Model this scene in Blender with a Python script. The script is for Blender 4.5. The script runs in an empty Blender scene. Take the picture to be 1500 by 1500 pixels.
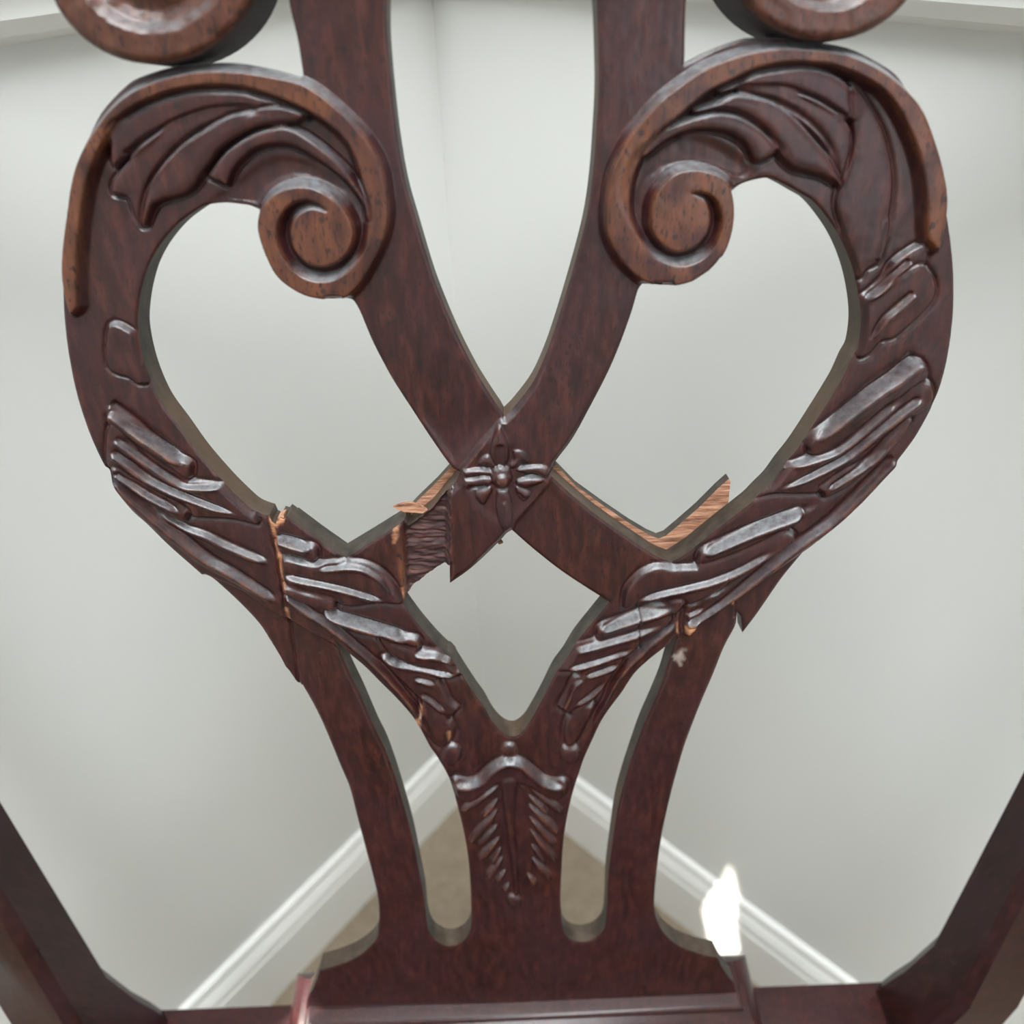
import bpy, bmesh, math
import numpy as np
from mathutils import Vector, Matrix
from mathutils.geometry import delaunay_2d_cdt

S = bpy.context.scene
COL = S.collection
RNG = np.random.default_rng(7)

# ------------------------------------------------------------------ camera, world, lights, exposure
F = 1100.0                      # focal length in pixels of the 1500 px frame
CAM_H = 0.95
PITCH, ROLL = math.radians(41.5), math.radians(-1.3)
O = np.array([0, 0, CAM_H])
FW = np.array([0, math.cos(PITCH), -math.sin(PITCH)])
_r = np.array([1.0, 0, 0]); _u = np.cross(_r, FW)
RT = math.cos(ROLL) * _r + math.sin(ROLL) * _u
UP = -math.sin(ROLL) * _r + math.cos(ROLL) * _u
cd = bpy.data.cameras.new('camera'); cam = bpy.data.objects.new('camera', cd); COL.objects.link(cam)
cd.sensor_width = 36; cd.lens = 36 * F / 1500; cd.clip_start = 0.01
m = Matrix.Identity(4)
for i in range(3):
    m[i][0], m[i][1], m[i][2], m[i][3] = RT[i], UP[i], -FW[i], O[i]
cam.matrix_world = m
cd.dof.use_dof = True; cd.dof.focus_distance = 0.252; cd.dof.aperture_fstop = 8.5
S.camera = cam
S.view_settings.view_transform = 'Standard'; S.view_settings.look = 'None'
S.view_settings.gamma = 1; S.view_settings.use_curve_mapping = False
S.view_settings.exposure = 0.0

W = bpy.data.worlds.new('daylight'); S.world = W; W.use_nodes = True
W.node_tree.nodes['Background'].inputs[0].default_value = (0.75, 0.86, 1, 1)
W.node_tree.nodes['Background'].inputs[1].default_value = 1.0

ROOM_YAW = math.radians(48.8)
CORNER = np.array([-0.0438 * CAM_H, 0.583 * CAM_H, 0.0])
DL = np.array([-math.cos(ROOM_YAW), -math.sin(ROOM_YAW), 0])     # along the left wall, towards the viewer
DR = np.array([math.sin(ROOM_YAW), -math.cos(ROOM_YAW), 0])      # along the right wall, towards the viewer
LEN_L, LEN_R, ROOM_H = 3.0, 2.8, 2.45
Zv = np.array([0, 0, 1.0])
def room(l, r, z): return CORNER + DL * l + DR * r + np.array([0, 0, z])
def window_lamp(name, p, normal, sx, sy, power, color, yaw=True):
    l = bpy.data.lights.new(name, 'AREA'); l.shape = 'RECTANGLE'; l.size = sx; l.size_y = sy
    l.energy = power; l.color = color
    o = bpy.data.objects.new(name, l); COL.objects.link(o); o.location = p
    o.rotation_euler = Vector(normal).to_track_quat('-Z', 'Z').to_euler()
# the sun's path: through a slit added in the left wall, over the left end of the shoe, to the right baseboard
SUN_TO = np.array([0.236, 0.311, 0.07]); SUN_AZ, SUN_EL = math.radians(25), math.radians(52)
sd = np.array([math.cos(SUN_AZ) * math.cos(SUN_EL), math.sin(SUN_AZ) * math.cos(SUN_EL), -math.sin(SUN_EL)])
sl = bpy.data.lights.new('sun', 'SUN'); sl.energy = 26; sl.angle = math.radians(0.53); sl.color = (1, 0.95, 0.86)
so = bpy.data.objects.new('sun', sl); COL.objects.link(so)
tt = ((SUN_TO - CORNER) @ DR) / (sd @ DR)
hit = SUN_TO - sd * tt - CORNER
hl, hz = hit @ DL, hit[2]
SLIT = (hl - 0.065, hl + 0.105, hz - 0.11, hz + 0.03)  # unseen opening, added only to shape the sun patch
WIN_A = (1.4, 2.6, 1.05, 2.25)                 # in the left wall, blind drawn; u runs along DL
WIN_B = (0.8, 2.0, 1.05, 2.25)                   # in the wall at the end of the right wall
window_lamp('window_daylight', room((WIN_A[0] + WIN_A[1]) / 2, 0.03, 1.65), DR, WIN_A[1] - WIN_A[0], 1.2, 15, (0.88, 0.95, 1.0))
window_lamp('window_daylight', room((WIN_B[0] + WIN_B[1]) / 2, LEN_R + 0.02, 1.65), -DR, WIN_B[1] - WIN_B[0], 1.2, 14, (0.95, 0.98, 1.0))
OVERHEAD = (0.15, 1.35, 0.15, 1.35)                   # unseen light added under the closed ceiling above the corner (along DL, along DR)
window_lamp('added_overhead_light', room((OVERHEAD[0] + OVERHEAD[1]) / 2, (OVERHEAD[2] + OVERHEAD[3]) / 2, ROOM_H - 0.004), -Zv, OVERHEAD[1] - OVERHEAD[0], OVERHEAD[3] - OVERHEAD[2], 78, (0.93, 0.97, 1.0))
so.rotation_euler = Vector(sd).to_track_quat('-Z', 'Y').to_euler(); so.location = tuple(SUN_TO - sd * 4)

# ------------------------------------------------------------------ materials
def mat(name, rough=0.5):
    m = bpy.data.materials.new(name); m.use_nodes = True
    nt = m.node_tree; b = nt.nodes['Principled BSDF']; b.inputs['Roughness'].default_value = rough
    return m, nt, b
def node(nt, t, **kw):
    n = nt.nodes.new(t)
    for k, v in kw.items(): setattr(n, k, v)
    return n
def link(nt, a, b): nt.links.new(a, b)
def noise(nt, vec, scale, detail=3, rough=0.55):
    n = node(nt, 'ShaderNodeTexNoise'); n.inputs['Scale'].default_value = scale
    n.inputs['Detail'].default_value = detail; n.inputs['Roughness'].default_value = rough
    link(nt, vec, n.inputs['Vector']); return n.outputs['Fac']
def ramp(nt, fac, stops):
    n = node(nt, 'ShaderNodeValToRGB'); cr = n.color_ramp
    while len(cr.elements) < len(stops): cr.elements.new(0.5)
    for e, (p, c) in zip(cr.elements, stops): e.position = p; e.color = (*c, 1) if len(c) == 3 else c
    link(nt, fac, n.inputs['Fac']); return n.outputs['Color']
def mix(nt, fac, a, b, mode='MIX'):
    n = node(nt, 'ShaderNodeMix', data_type='RGBA', blend_type=mode)
    if isinstance(fac, (int, float)): n.inputs['Factor'].default_value = fac
    else: link(nt, fac, n.inputs['Factor'])
    for s, v in (('A', a), ('B', b)):
        i = [x for x in n.inputs if x.name == s and x.type == 'RGBA'][0]
        if isinstance(v, tuple): i.default_value = (*v, 1)
        else: link(nt, v, i)
    return [x for x in n.outputs if x.type == 'RGBA'][0]
def bump(nt, b, h, strength, dist):
    n = node(nt, 'ShaderNodeBump'); n.inputs['Strength'].default_value = strength; n.inputs['Distance'].default_value = dist
    link(nt, h, n.inputs['Height']); link(nt, n.outputs['Normal'], b.inputs['Normal']); return n
def coords(nt, scale, rot=(0, 0, 0)):
    t = node(nt, 'ShaderNodeTexCoord'); mp = node(nt, 'ShaderNodeMapping')
    mp.inputs['Scale'].default_value = scale; mp.inputs['Rotation'].default_value = rot
    link(nt, t.outputs['Object'], mp.inputs['Vector']); return mp.outputs['Vector']
def attr(nt, name):
    a = node(nt, 'ShaderNodeAttribute', attribute_name=name); return a.outputs['Fac']

def mahogany(name, relief=True, tone=1.0):
    m, nt, b = mat(name, 0.36)
    b.inputs['Specular IOR Level'].default_value = 0.4
    v = coords(nt, (1, 1, 0.07)); vs = coords(nt, (1, 1, 1)); vp = coords(nt, (1, 1, 0.16))
    grain = noise(nt, v, 420, 4, 0.6); broad = noise(nt, v, 90, 2); blot = noise(nt, vs, 38, 3)
    T = tone
    c = ramp(nt, grain, [(0.34, (0.020 * T, 0.0052 * T, 0.0062 * T)), (0.50, (0.080 * T, 0.0185 * T, 0.0168 * T)), (0.68, (0.185 * T, 0.050 * T, 0.034 * T))])
    c2 = ramp(nt, broad, [(0.3, (0.042 * T, 0.0105 * T, 0.0115 * T)), (0.7, (0.115 * T, 0.031 * T, 0.0215 * T))])
    c = mix(nt, 0.35, c, c2)
    c = mix(nt, ramp(nt, blot, [(0.38, (0, 0, 0)), (0.65, (1, 1, 1))]), c, mix(nt, 0.45, c, (0.028, 0.009, 0.013)))
    if relief:
        w = node(nt, 'ShaderNodeMix', data_type='RGBA')
        warm = mix(nt, grain, (0.040, 0.0135, 0.007), (0.19, 0.066, 0.027))
        fac = node(nt, 'ShaderNodeMath', operation='MULTIPLY'); link(nt, attr(nt, 'warm'), fac.inputs[0]); fac.inputs[1].default_value = 0.62
        c = mix(nt, fac.outputs[0], c, warm)
    pores = noise(nt, vp, 1500, 2, 0.5)
    c = mix(nt, ramp(nt, pores, [(0.58, (0, 0, 0)), (0.66, (1, 1, 1))]), c, (0.012, 0.005, 0.005))
    vor = node(nt, 'ShaderNodeTexVoronoi'); vor.inputs['Scale'].default_value = 170; link(nt, vs, vor.inputs['Vector'])
    c = mix(nt, ramp(nt, vor.outputs['Distance'], [(0.10, (1, 1, 1)), (0.16, (0, 0, 0))]), c, mix(nt, 0.75, c, (0.008, 0.006, 0.008)))
    if relief:
        fib = noise(nt, coords(nt, (0.10, 0.6, 1)), 700, 3, 0.6)
        raw = ramp(nt, fib, [(0.3, (0.10, 0.035, 0.018)), (0.5, (0.30, 0.13, 0.065)), (0.7, (0.50, 0.26, 0.14))])
        c = mix(nt, attr(nt, 'raw'), c, raw)
        dark = ramp(nt, fib, [(0.36, (0.008, 0.004, 0.005)), (0.55, (0.045, 0.016, 0.014)), (0.75, (0.11, 0.045, 0.036))])
        c = mix(nt, attr(nt, 'torn'), c, dark)
        scr = attr(nt, 'scrape'); c = mix(nt, scr, c, (0.42, 0.36, 0.31))
    if relief:      # grey dust and old wax; the grey also puts highlights into upward flanks
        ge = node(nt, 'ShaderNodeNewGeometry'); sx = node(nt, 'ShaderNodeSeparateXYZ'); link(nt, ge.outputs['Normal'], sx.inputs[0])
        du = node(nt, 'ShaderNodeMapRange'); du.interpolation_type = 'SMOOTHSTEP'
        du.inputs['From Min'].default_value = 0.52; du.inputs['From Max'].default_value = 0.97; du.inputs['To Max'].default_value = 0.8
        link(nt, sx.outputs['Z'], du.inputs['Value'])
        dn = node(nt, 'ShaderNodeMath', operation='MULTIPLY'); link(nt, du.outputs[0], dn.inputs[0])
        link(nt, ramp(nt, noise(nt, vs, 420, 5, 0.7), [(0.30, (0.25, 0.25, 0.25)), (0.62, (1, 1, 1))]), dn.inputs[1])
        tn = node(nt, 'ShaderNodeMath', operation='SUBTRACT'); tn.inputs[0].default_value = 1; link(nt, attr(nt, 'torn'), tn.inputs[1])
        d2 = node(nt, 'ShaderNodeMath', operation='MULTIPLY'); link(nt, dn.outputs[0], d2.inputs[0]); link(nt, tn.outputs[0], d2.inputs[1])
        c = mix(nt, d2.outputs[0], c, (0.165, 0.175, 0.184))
    link(nt, c, b.inputs['Base Color'])
    rr = node(nt, 'ShaderNodeMapRange'); rr.inputs['To Min'].default_value = 0.22; rr.inputs['To Max'].default_value = 0.40
    link(nt, blot, rr.inputs['Value'])
    if relief:
        ad = node(nt, 'ShaderNodeMath', operation='ADD'); link(nt, rr.outputs[0], ad.inputs[0])
        ml = node(nt, 'ShaderNodeMath', operation='MULTIPLY'); ml.inputs[1].default_value = 0.4
        mx = node(nt, 'ShaderNodeMath', operation='MAXIMUM'); link(nt, attr(nt, 'raw'), mx.inputs[0]); link(nt, attr(nt, 'torn'), mx.inputs[1])
        link(nt, mx.outputs[0], ml.inputs[0]); link(nt, ml.outputs[0], ad.inputs[1]); link(nt, ad.outputs[0], b.inputs['Roughness'])
    else: link(nt, rr.outputs[0], b.inputs['Roughness'])
    bump(nt, b, grain, 0.25, 0.0004)
    return m
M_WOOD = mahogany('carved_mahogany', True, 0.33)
M_FRAME = mahogany('frame_mahogany', False, 0.33)
M_DARK = mahogany('dark_mahogany', False, 0.2)

def edge_wood():
    m, nt, b = mat('dusty_sawn_edge', 0.6)
    v = coords(nt, (1, 1, 0.4)); g = noise(nt, v, 260, 4)
    c = ramp(nt, g, [(0.3, (0.010, 0.0075, 0.0055)), (0.55, (0.032, 0.025, 0.018)), (0.8, (0.068, 0.052, 0.036))])
    c = mix(nt, ramp(nt, noise(nt, coords(nt, (1, 1, 1)), 14, 2), [(0.42, (0, 0, 0)), (0.62, (1, 1, 1))]), c, mix(nt, 0.55, c, (0.085, 0.046, 0.022)))
    link(nt, c, b.inputs['Base Color']); bump(nt, b, g, 0.2, 0.0005); return m
M_EDGE = edge_wood()
def raw_wood():
    m, nt, b = mat('raw_broken_wood', 0.75)
    v = coords(nt, (0.12, 0.5, 1.0), (0, 0.25, 0)); g = noise(nt, v, 620, 5, 0.65)
    c = ramp(nt, g, [(0.32, (0.075, 0.027, 0.014)), (0.47, (0.26, 0.118, 0.066)), (0.68, (0.45, 0.245, 0.15))])
    link(nt, c, b.inputs['Base Color']); bump(nt, b, g, 0.9, 0.0012); return m
M_RAW = raw_wood()

def plain(name, col, rough, scale=None, bs=0.0, bd=0.001, var=0.0):
    m, nt, b = mat(name, rough)
    if scale:
        v = coords(nt, (1, 1, 1)); g = noise(nt, v, scale, 4)
        if var:
            lo = tuple(x * (1 - var) for x in col); hi = tuple(min(1, x * (1 + var)) for x in col)
            link(nt, ramp(nt, g, [(0.3, lo), (0.7, hi)]), b.inputs['Base Color'])
        else: b.inputs['Base Color'].default_value = (*col, 1)
        if bs: bump(nt, b, g, bs, bd)
    else: b.inputs['Base Color'].default_value = (*col, 1)
    return m
M_MATTE = plain('dark_matte_edge', (0.016, 0.010, 0.009), 0.85, 300, 0.2, 0.0005, 0.4)  # dark matte sides of the crest scrolls
M_WALL = plain('wall_paint', (0.675, 0.68, 0.652), 0.85, 420, 0.12, 0.0008)
M_TRIM = plain('white_trim_paint', (0.80, 0.80, 0.77), 0.38, 60, 0.03, 0.0006)
M_CEIL = plain('ceiling_paint', (0.82, 0.82, 0.80), 0.9, 300, 0.1, 0.001)
M_SEAT = plain('seat_leather', (0.05, 0.03, 0.022), 0.9, 900, 0.3, 0.0006, 0.2)
def carpet():
    m, nt, b = mat('beige_carpet', 0.95)
    v = coords(nt, (1, 1, 1)); g = noise(nt, v, 420, 4, 0.7); l = noise(nt, v, 55, 3)
    c = ramp(nt, g, [(0.3, (0.21, 0.16, 0.11)), (0.7, (0.52, 0.42, 0.31))])
    c = mix(nt, ramp(nt, l, [(0.35, (0, 0, 0)), (0.7, (1, 1, 1))]), c, mix(nt, 0.4, c, (0.20, 0.15, 0.10)))
    link(nt, c, b.inputs['Base Color']); bump(nt, b, g, 0.8, 0.004); return m
M_CARPET = carpet()

# ------------------------------------------------------------------ object helpers
def link_mesh(name, verts, faces, mats, parent=None, smooth=False, fmat=None, normals=None, attrs=None):
    me = bpy.data.meshes.new(name)
    verts = np.asarray(verts, dtype=np.float32)
    if isinstance(faces, np.ndarray):
        n = len(faces); k = faces.shape[1]
        me.vertices.add(len(verts)); me.vertices.foreach_set('co', verts.ravel())
        me.loops.add(n * k); me.loops.foreach_set('vertex_index', faces.astype(np.int32).ravel())
        me.polygons.add(n); me.polygons.foreach_set('loop_start', np.arange(0, n * k, k, dtype=np.int32))
        me.update(calc_edges=True)
    else: me.from_pydata([tuple(map(float, v)) for v in verts], [], [tuple(int(i) for i in f) for f in faces])
    for x in (mats if isinstance(mats, (list, tuple)) else [mats]): me.materials.append(x)
    if fmat is not None: me.polygons.foreach_set('material_index', np.asarray(fmat, dtype=np.int32))
    if smooth: me.polygons.foreach_set('use_smooth', np.ones(len(me.polygons), dtype=bool))
    for k, a in (attrs or {}).items():
        at = me.attributes.new(k, 'FLOAT', 'POINT'); at.data.foreach_set('value', np.asarray(a, dtype=np.float32))
    if normals is not None: me.normals_split_custom_set_from_vertices([tuple(map(float, x)) for x in normals])
    me.update()
    o = bpy.data.objects.new(name, me); COL.objects.link(o)
    if parent is not None: o.parent = parent
    return o
def bm_obj(name, bm, mats, parent=None, smooth=True, angle=35):
    me = bpy.data.meshes.new(name); bmesh.ops.recalc_face_normals(bm, faces=bm.faces[:]); bm.to_mesh(me); bm.free()
    for x in (mats if isinstance(mats, (list, tuple)) else [mats]): me.materials.append(x)
    if smooth:
        me.polygons.foreach_set('use_smooth', np.ones(len(me.polygons), dtype=bool)); me.set_sharp_from_angle(angle=math.radians(angle))
    o = bpy.data.objects.new(name, me); COL.objects.link(o)
    if parent is not None: o.parent = parent
    return o
def loft_bm(rings, cap=True):
    bm = bmesh.new(); R = [[bm.verts.new(tuple(map(float, p))) for p in r] for r in rings]
    n = len(R[0])
    for a, b in zip(R, R[1:]):
        for i in range(n): bm.faces.new((a[i], a[(i + 1) % n], b[(i + 1) % n], b[i]))
    if cap: bm.faces.new(R[0][::-1]); bm.faces.new(R[-1])
    return bm
def bevel(bm, w, seg=2, ang=30):
    bmesh.ops.recalc_face_normals(bm, faces=bm.faces[:]); bm.normal_update()
    es = [e for e in bm.edges if len(e.link_faces) == 2 and e.calc_face_angle(0) > math.radians(ang)]
    bmesh.ops.bevel(bm, geom=es, offset=w, segments=seg, profile=0.6, affect='EDGES', clamp_overlap=True)

# ------------------------------------------------------------------ the room (structure)
def structure(name, bm, m):
    o = bm_obj(name, bm, m, smooth=False); o['kind'] = 'structure'; return o
def slab(p, a, b, c):
    """box from corner p with edge vectors a, b, c"""
    p, a, b, c = (np.asarray(x, float) for x in (p, a, b, c))
    return loft_bm([[p, p + a, p + a + b, p + b], [p + c, p + a + c, p + a + b + c, p + b + c]])
Zv = np.array([0, 0, 1.0]); TH = 0.12
structure('floor', slab(room(-TH, -TH, -0.1), DL * (LEN_L + 2 * TH), DR * (LEN_R + 2 * TH), Zv * 0.1), M_CARPET)
structure('ceiling', slab(room(-TH, -TH, ROOM_H), DL * (LEN_L + 2 * TH), DR * (LEN_R + 2 * TH), Zv * 0.1), M_CEIL)
structure('wall_right', slab(room(-TH, -TH, 0), DL * TH, DR * (LEN_R + 2 * TH), Zv * ROOM_H), M_WALL)
def wall_with_holes(name, org, du, dn, length, holes, th=0.12):
    """wall at org running along du, thickness along dn, with rectangular openings (u0, u1, z0, z1)"""
    us = sorted({0.0, length, *[h[0] for h in holes], *[h[1] for h in holes]})
    zs = sorted({0.0, ROOM_H, *[h[2] for h in holes], *[h[3] for h in holes]})
    bm = bmesh.new()
    for u0, u1 in zip(us, us[1:]):
        for z0, z1 in zip(zs, zs[1:]):
            cu, cz = (u0 + u1) / 2, (z0 + z1) / 2
            if any(h[0] < cu < h[1] and h[2] < cz < h[3] for h in holes): continue
            t = slab(org + du * u0 + Zv * z0, du * (u1 - u0), dn * th, Zv * (z1 - z0))
            me = bpy.data.meshes.new('t'); t.to_mesh(me); t.free(); bm.from_mesh(me); bpy.data.meshes.remove(me)
    return structure(name, bm, M_WALL)
wall_with_holes('wall_left', room(0, 0, 0), DL, -DR, LEN_L, [SLIT], 0.006)  # thin wall pierced by the added sun slit
wall_with_holes('wall_back', room(LEN_L, 0, 0), DR, DL, LEN_R, [])
wall_with_holes('wall_side', room(0, LEN_R, 0), DL, DR, LEN_L, [WIN_B])

def window_frame(name, org, du, dn, w):
    bm = bmesh.new(); u0, u1, z0, z1 = w; k = 0.05; mz = (z0 + z1) / 2
    for a, b, c, d in ((u0, u1, z0, z0 + k), (u0, u1, z1 - k, z1), (u0, u0 + k, z0 + k, z1 - k), (u1 - k, u1, z0 + k, z1 - k), (u0 + k, u1 - k, mz - 0.02, mz + 0.02)):
        t = slab(org + du * a + Zv * c + dn * 0.002, du * (b - a), dn * 0.02, Zv * (d - c)); me = bpy.data.meshes.new('t'); t.to_mesh(me); t.free(); bm.from_mesh(me); bpy.data.meshes.remove(me)
    structure(name, bm, M_TRIM)
window_frame('window_1', room(0, 0, 0), DL, DR, WIN_A)
window_frame('window_2', room(0, LEN_R, 0), DL, DR, WIN_B)
def overhead_frame(name, w):
    bm = bmesh.new(); a, b, c, d = w; k = 0.06
    for l0, l1, r0, r1 in ((a - k, a, c - k, d + k), (b, b + k, c - k, d + k), (a, b, c - k, c), (a, b, d, d + k)):
        t = slab(room(l0, r0, ROOM_H), DL * (l1 - l0), DR * (r1 - r0), -Zv * 0.02); me = bpy.data.meshes.new('t'); t.to_mesh(me); t.free(); bm.from_mesh(me); bpy.data.meshes.remove(me)
    structure(name, bm, M_TRIM)
overhead_frame('overhead_light_frame', OVERHEAD)  # frame around the added overhead light, ceiling not cut
def profile_run(name, prof, p0, d, nrm, length):
    """a moulding: profile points (out from wall, height) swept along d"""
    rings = [[p0 + d * s + nrm * a + Zv * z for a, z in prof] for s in (0, length)]
    bm = loft_bm(rings); return structure(name, bm, M_TRIM)
HB = 0.1345 * CAM_H
bprof = [(0, 0), (0.013, 0), (0.013, HB * 0.70), (0.0115, HB * 0.72), (0.0115, HB * 0.735), (0.012, HB * 0.75), (0.0115, HB * 0.80), (0.0085, HB * 0.86), (0.006, HB * 0.90),
         (0.006, HB * 0.93), (0.0065, HB * 0.955), (0.0055, HB * 0.985), (0.003, HB), (0, HB)]
profile_run('baseboard_left', bprof, room(0, 0, 0), DL, DR, LEN_L)
profile_run('baseboard_right', bprof, room(0, 0, 0), DR, DL, LEN_R)
HR = 0.939 * CAM_H
rprof = [(0, HR), (0.010, HR + 0.004), (0.014, HR + 0.010), (0.014, HR + 0.022), (0.024, HR + 0.030), (0.026, HR + 0.038), (0.022, HR + 0.046), (0.010, HR + 0.050), (0, HR + 0.052)]
profile_run('trim_1', rprof, room(0, 0, 0), DL, DR, LEN_L)
profile_run('trim_2', rprof, room(0, 0, 0), DR, DL, LEN_R)

# ------------------------------------------------------------------ the plane of the chair back
RHO, PSI = math.radians(13), math.radians(1.0)
cz_, sz_ = math.cos(PSI), math.sin(PSI)
RZ = np.array([[cz_, -sz_, 0], [sz_, cz_, 0], [0, 0, 1]])
N = RZ @ np.array([0, -math.cos(RHO), math.sin(RHO)])      # out of the front of the back
U = RZ @ np.array([1.0, 0, 0])                              # across the chair
V = RZ @ np.array([0, math.sin(RHO), math.cos(RHO)])        # up the leaning back
C0 = O + 0.25 * FW
ROOT = np.array([0.0, 0.12, 0.0])
def on_plane(p, h=0.0):
    """photo measurements -> points on the plane h metres in front of the carved face"""
    p = np.atleast_2d(np.asarray(p, float)); d = FW + np.outer((p[:, 0] - 750) / F, RT) - np.outer((p[:, 1] - 750) / F, UP)
    hh = np.broadcast_to(np.asarray(h, float), (len(p),))
    t = ((C0 - O) @ N + hh) / (d @ N)
    return O + d * t[:, None]
def to_px(P):
    v = P - O; z = v @ FW
    return np.stack([750 + F * (v @ RT) / z, 750 - F * (v @ UP) / z], -1)
def lift(p, mm):
    p = np.asarray(p, float)
    if abs(mm) < 1e-6: return p
    return to_px(on_plane(p, mm / 1000) - N * (mm / 1000))
def on_level(p, z):
    d = FW + (p[0] - 750) / F * RT - (p[1] - 750) / F * UP
    return O + d * ((z - CAM_H) / d[2])

def zf(x0, y0, s): return lambda *pts: [(x0 + p[0] / s, y0 + p[1] / s) + tuple(v if v == 1 else v / s for v in p[2:]) for p in pts]
zA, zB, zC = zf(180, 0, 3.75), zf(550, 0, 3.75), zf(880, 0, 3.409)
zD, zE, zF_ = zf(180, 400, 3.75), zf(550, 500, 3.75), zf(900, 400, 3.571)
zG, zH, zI = zf(350, 700, 3.75), zf(780, 740, 3.75), zf(550, 1000, 3.75)
zM = zf(640, 600, 7.5)

def spl(pts, closed=True, sub=5):
    """Catmull-Rom through the points; a third value of 1 marks a sharp corner"""
    P = [np.array(p[:2], float) for p in pts]; K = [len(p) > 2 and p[2] == 1 for p in pts]; n = len(P); out = []
    for i in range(n if closed else n - 1):
        j = (i + 1) % n
        a = P[i] if (K[i] or (not closed and i == 0)) else P[i - 1]
        b = P[j] if (K[j] or (not closed and j == n - 1)) else P[(j + 1) % n]
        p1, p2 = P[i], P[j]
        sc = np.linalg.norm(p2 - p1)
        m1 = (p2 - a) / 2; m2 = (b - p1) / 2
        for mm in (m1, m2):
            l = np.linalg.norm(mm)
            if l > sc: mm *= sc / l
        for k in range(sub):
            t = k / sub; t2, t3 = t * t, t ** 3
            out.append((2 * t3 - 3 * t2 + 1) * p1 + (t3 - 2 * t2 + t) * m1 + (-2 * t3 + 3 * t2) * p2 + (t3 - t2) * m2)
    if not closed: out.append(P[-1])
    return np.array(out)

# ------------------------------------------------------------------ relief fields
X0, Y0, X1, Y1 = -20, -300, 1520, 1540
SH = (Y1 - Y0, X1 - X0)
class Fields:
    def __init__(s):
        s.H = np.zeros(SH, np.float32); s.L = np.zeros(SH, np.int16)
        s.A = {k: np.zeros(SH, np.float32) for k in ('warm', 'raw', 'torn', 'scrape')}
        s.names = [('splat', None)]
    def lab(s, name, parent=None, label=None):
        s.names.append((name, parent, label)); return len(s.names) - 1
R = Fields()
def window(P, pad):
    x0, y0 = np.floor(P.min(0) - pad).astype(int); x1, y1 = np.ceil(P.max(0) + pad).astype(int) + 1
    x0, y0 = max(x0, X0), max(y0, Y0); x1, y1 = min(x1, X1), min(y1, Y1)
    gy, gx = np.mgrid[y0:y1, x0:x1].astype(np.float32)
    return (slice(y0 - Y0, y1 - Y0), slice(x0 - X0, x1 - X0)), gx, gy
def sdf(P, pad=2):
    """signed distance (inside positive) of a closed polygon over its window"""
    sl, gx, gy = window(P, pad); d2 = np.full(gx.shape, 1e9, np.float32); ins = np.zeros(gx.shape, bool)
    for (ax, ay), (bx, by) in zip(P, np.roll(P, -1, 0)):
        ex, ey = bx - ax, by - ay; l = ex * ex + ey * ey + 1e-9
        t = np.clip(((gx - ax) * ex + (gy - ay) * ey) / l, 0, 1)
        np.minimum(d2, (gx - ax - t * ex) ** 2 + (gy - ay - t * ey) ** 2, out=d2)
        c = (gy < ay) != (gy < by)
        if abs(ey) > 1e-9: ins ^= c & (gx < ax + (gy - ay) * ex / ey)
    return sl, np.where(ins, 1, -1) * np.sqrt(d2), gx, gy
def sst(t): t = np.clip(t, 0, 1); return t * t * (3 - 2 * t)
def face(pts, h, w=5, prof='round', base=None, label=None, name=None, parent=None, text=None, warm=None, smooth=True, sub=5, mode='set', weight=None, lifted=True, skirt=5.0, moat=0.0):
    """raise (or cut) an area to h mm; 'edge' = slanting flank of skirt px outside the line, rounded shoulder of w px inside"""
    P = spl(pts, True, sub) if smooth else np.array([p[:2] for p in pts], float)
    if lifted: P = lift(P, h)
    sl, d, gx, gy = sdf(P, 2 + (skirt if prof == 'edge' else 0) * 2)
    t = np.clip(d / w, 0, 1); rnd = np.sqrt(np.maximum(0, 1 - (1 - t) ** 2))
    k = rnd if prof == 'round' else sst(t) if prof == 'soft' else np.clip((d + 0.5), 0, 1)
    if prof == 'edge':
        k = np.where(d > 0, 0.72 + 0.28 * rnd, np.clip(0.72 * (d + skirt) / skirt, 0, 0.72))
        if moat: R.H[sl] -= moat * np.exp(-((d + skirt) / (skirt * 0.75)) ** 2) * (d < 0)
    if weight is not None: k = k * weight(gx, gy)
    Hs = R.H[sl]
    if mode == 'set': R.H[sl] = Hs * (1 - k) + h * k if base is None else np.where(d > -1.3, base * (1 - k) + h * k, Hs)
    elif mode == 'max': R.H[sl] = np.maximum(Hs, (Hs if base is None else base) * (1 - k) + h * k)
    elif mode == 'add': R.H[sl] = Hs + h * k
    if name: label = R.lab(name, parent, text)
    if label is not None: R.L[sl][d > (-skirt * 0.5 if prof == 'edge' else 0)] = label
    if warm is not None: R.A['warm'][sl] = np.maximum(R.A['warm'][sl], warm * sst((d + 3) / 3))
    return label
def paint(key, pts, val=1.0, soft=2, smooth=True):
    P = spl(pts) if smooth else np.array([p[:2] for p in pts], float)
    sl, d, _, _ = sdf(P, soft + 1); R.A[key][sl] = np.maximum(R.A[key][sl], val * sst(d / soft + 0.5))
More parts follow.
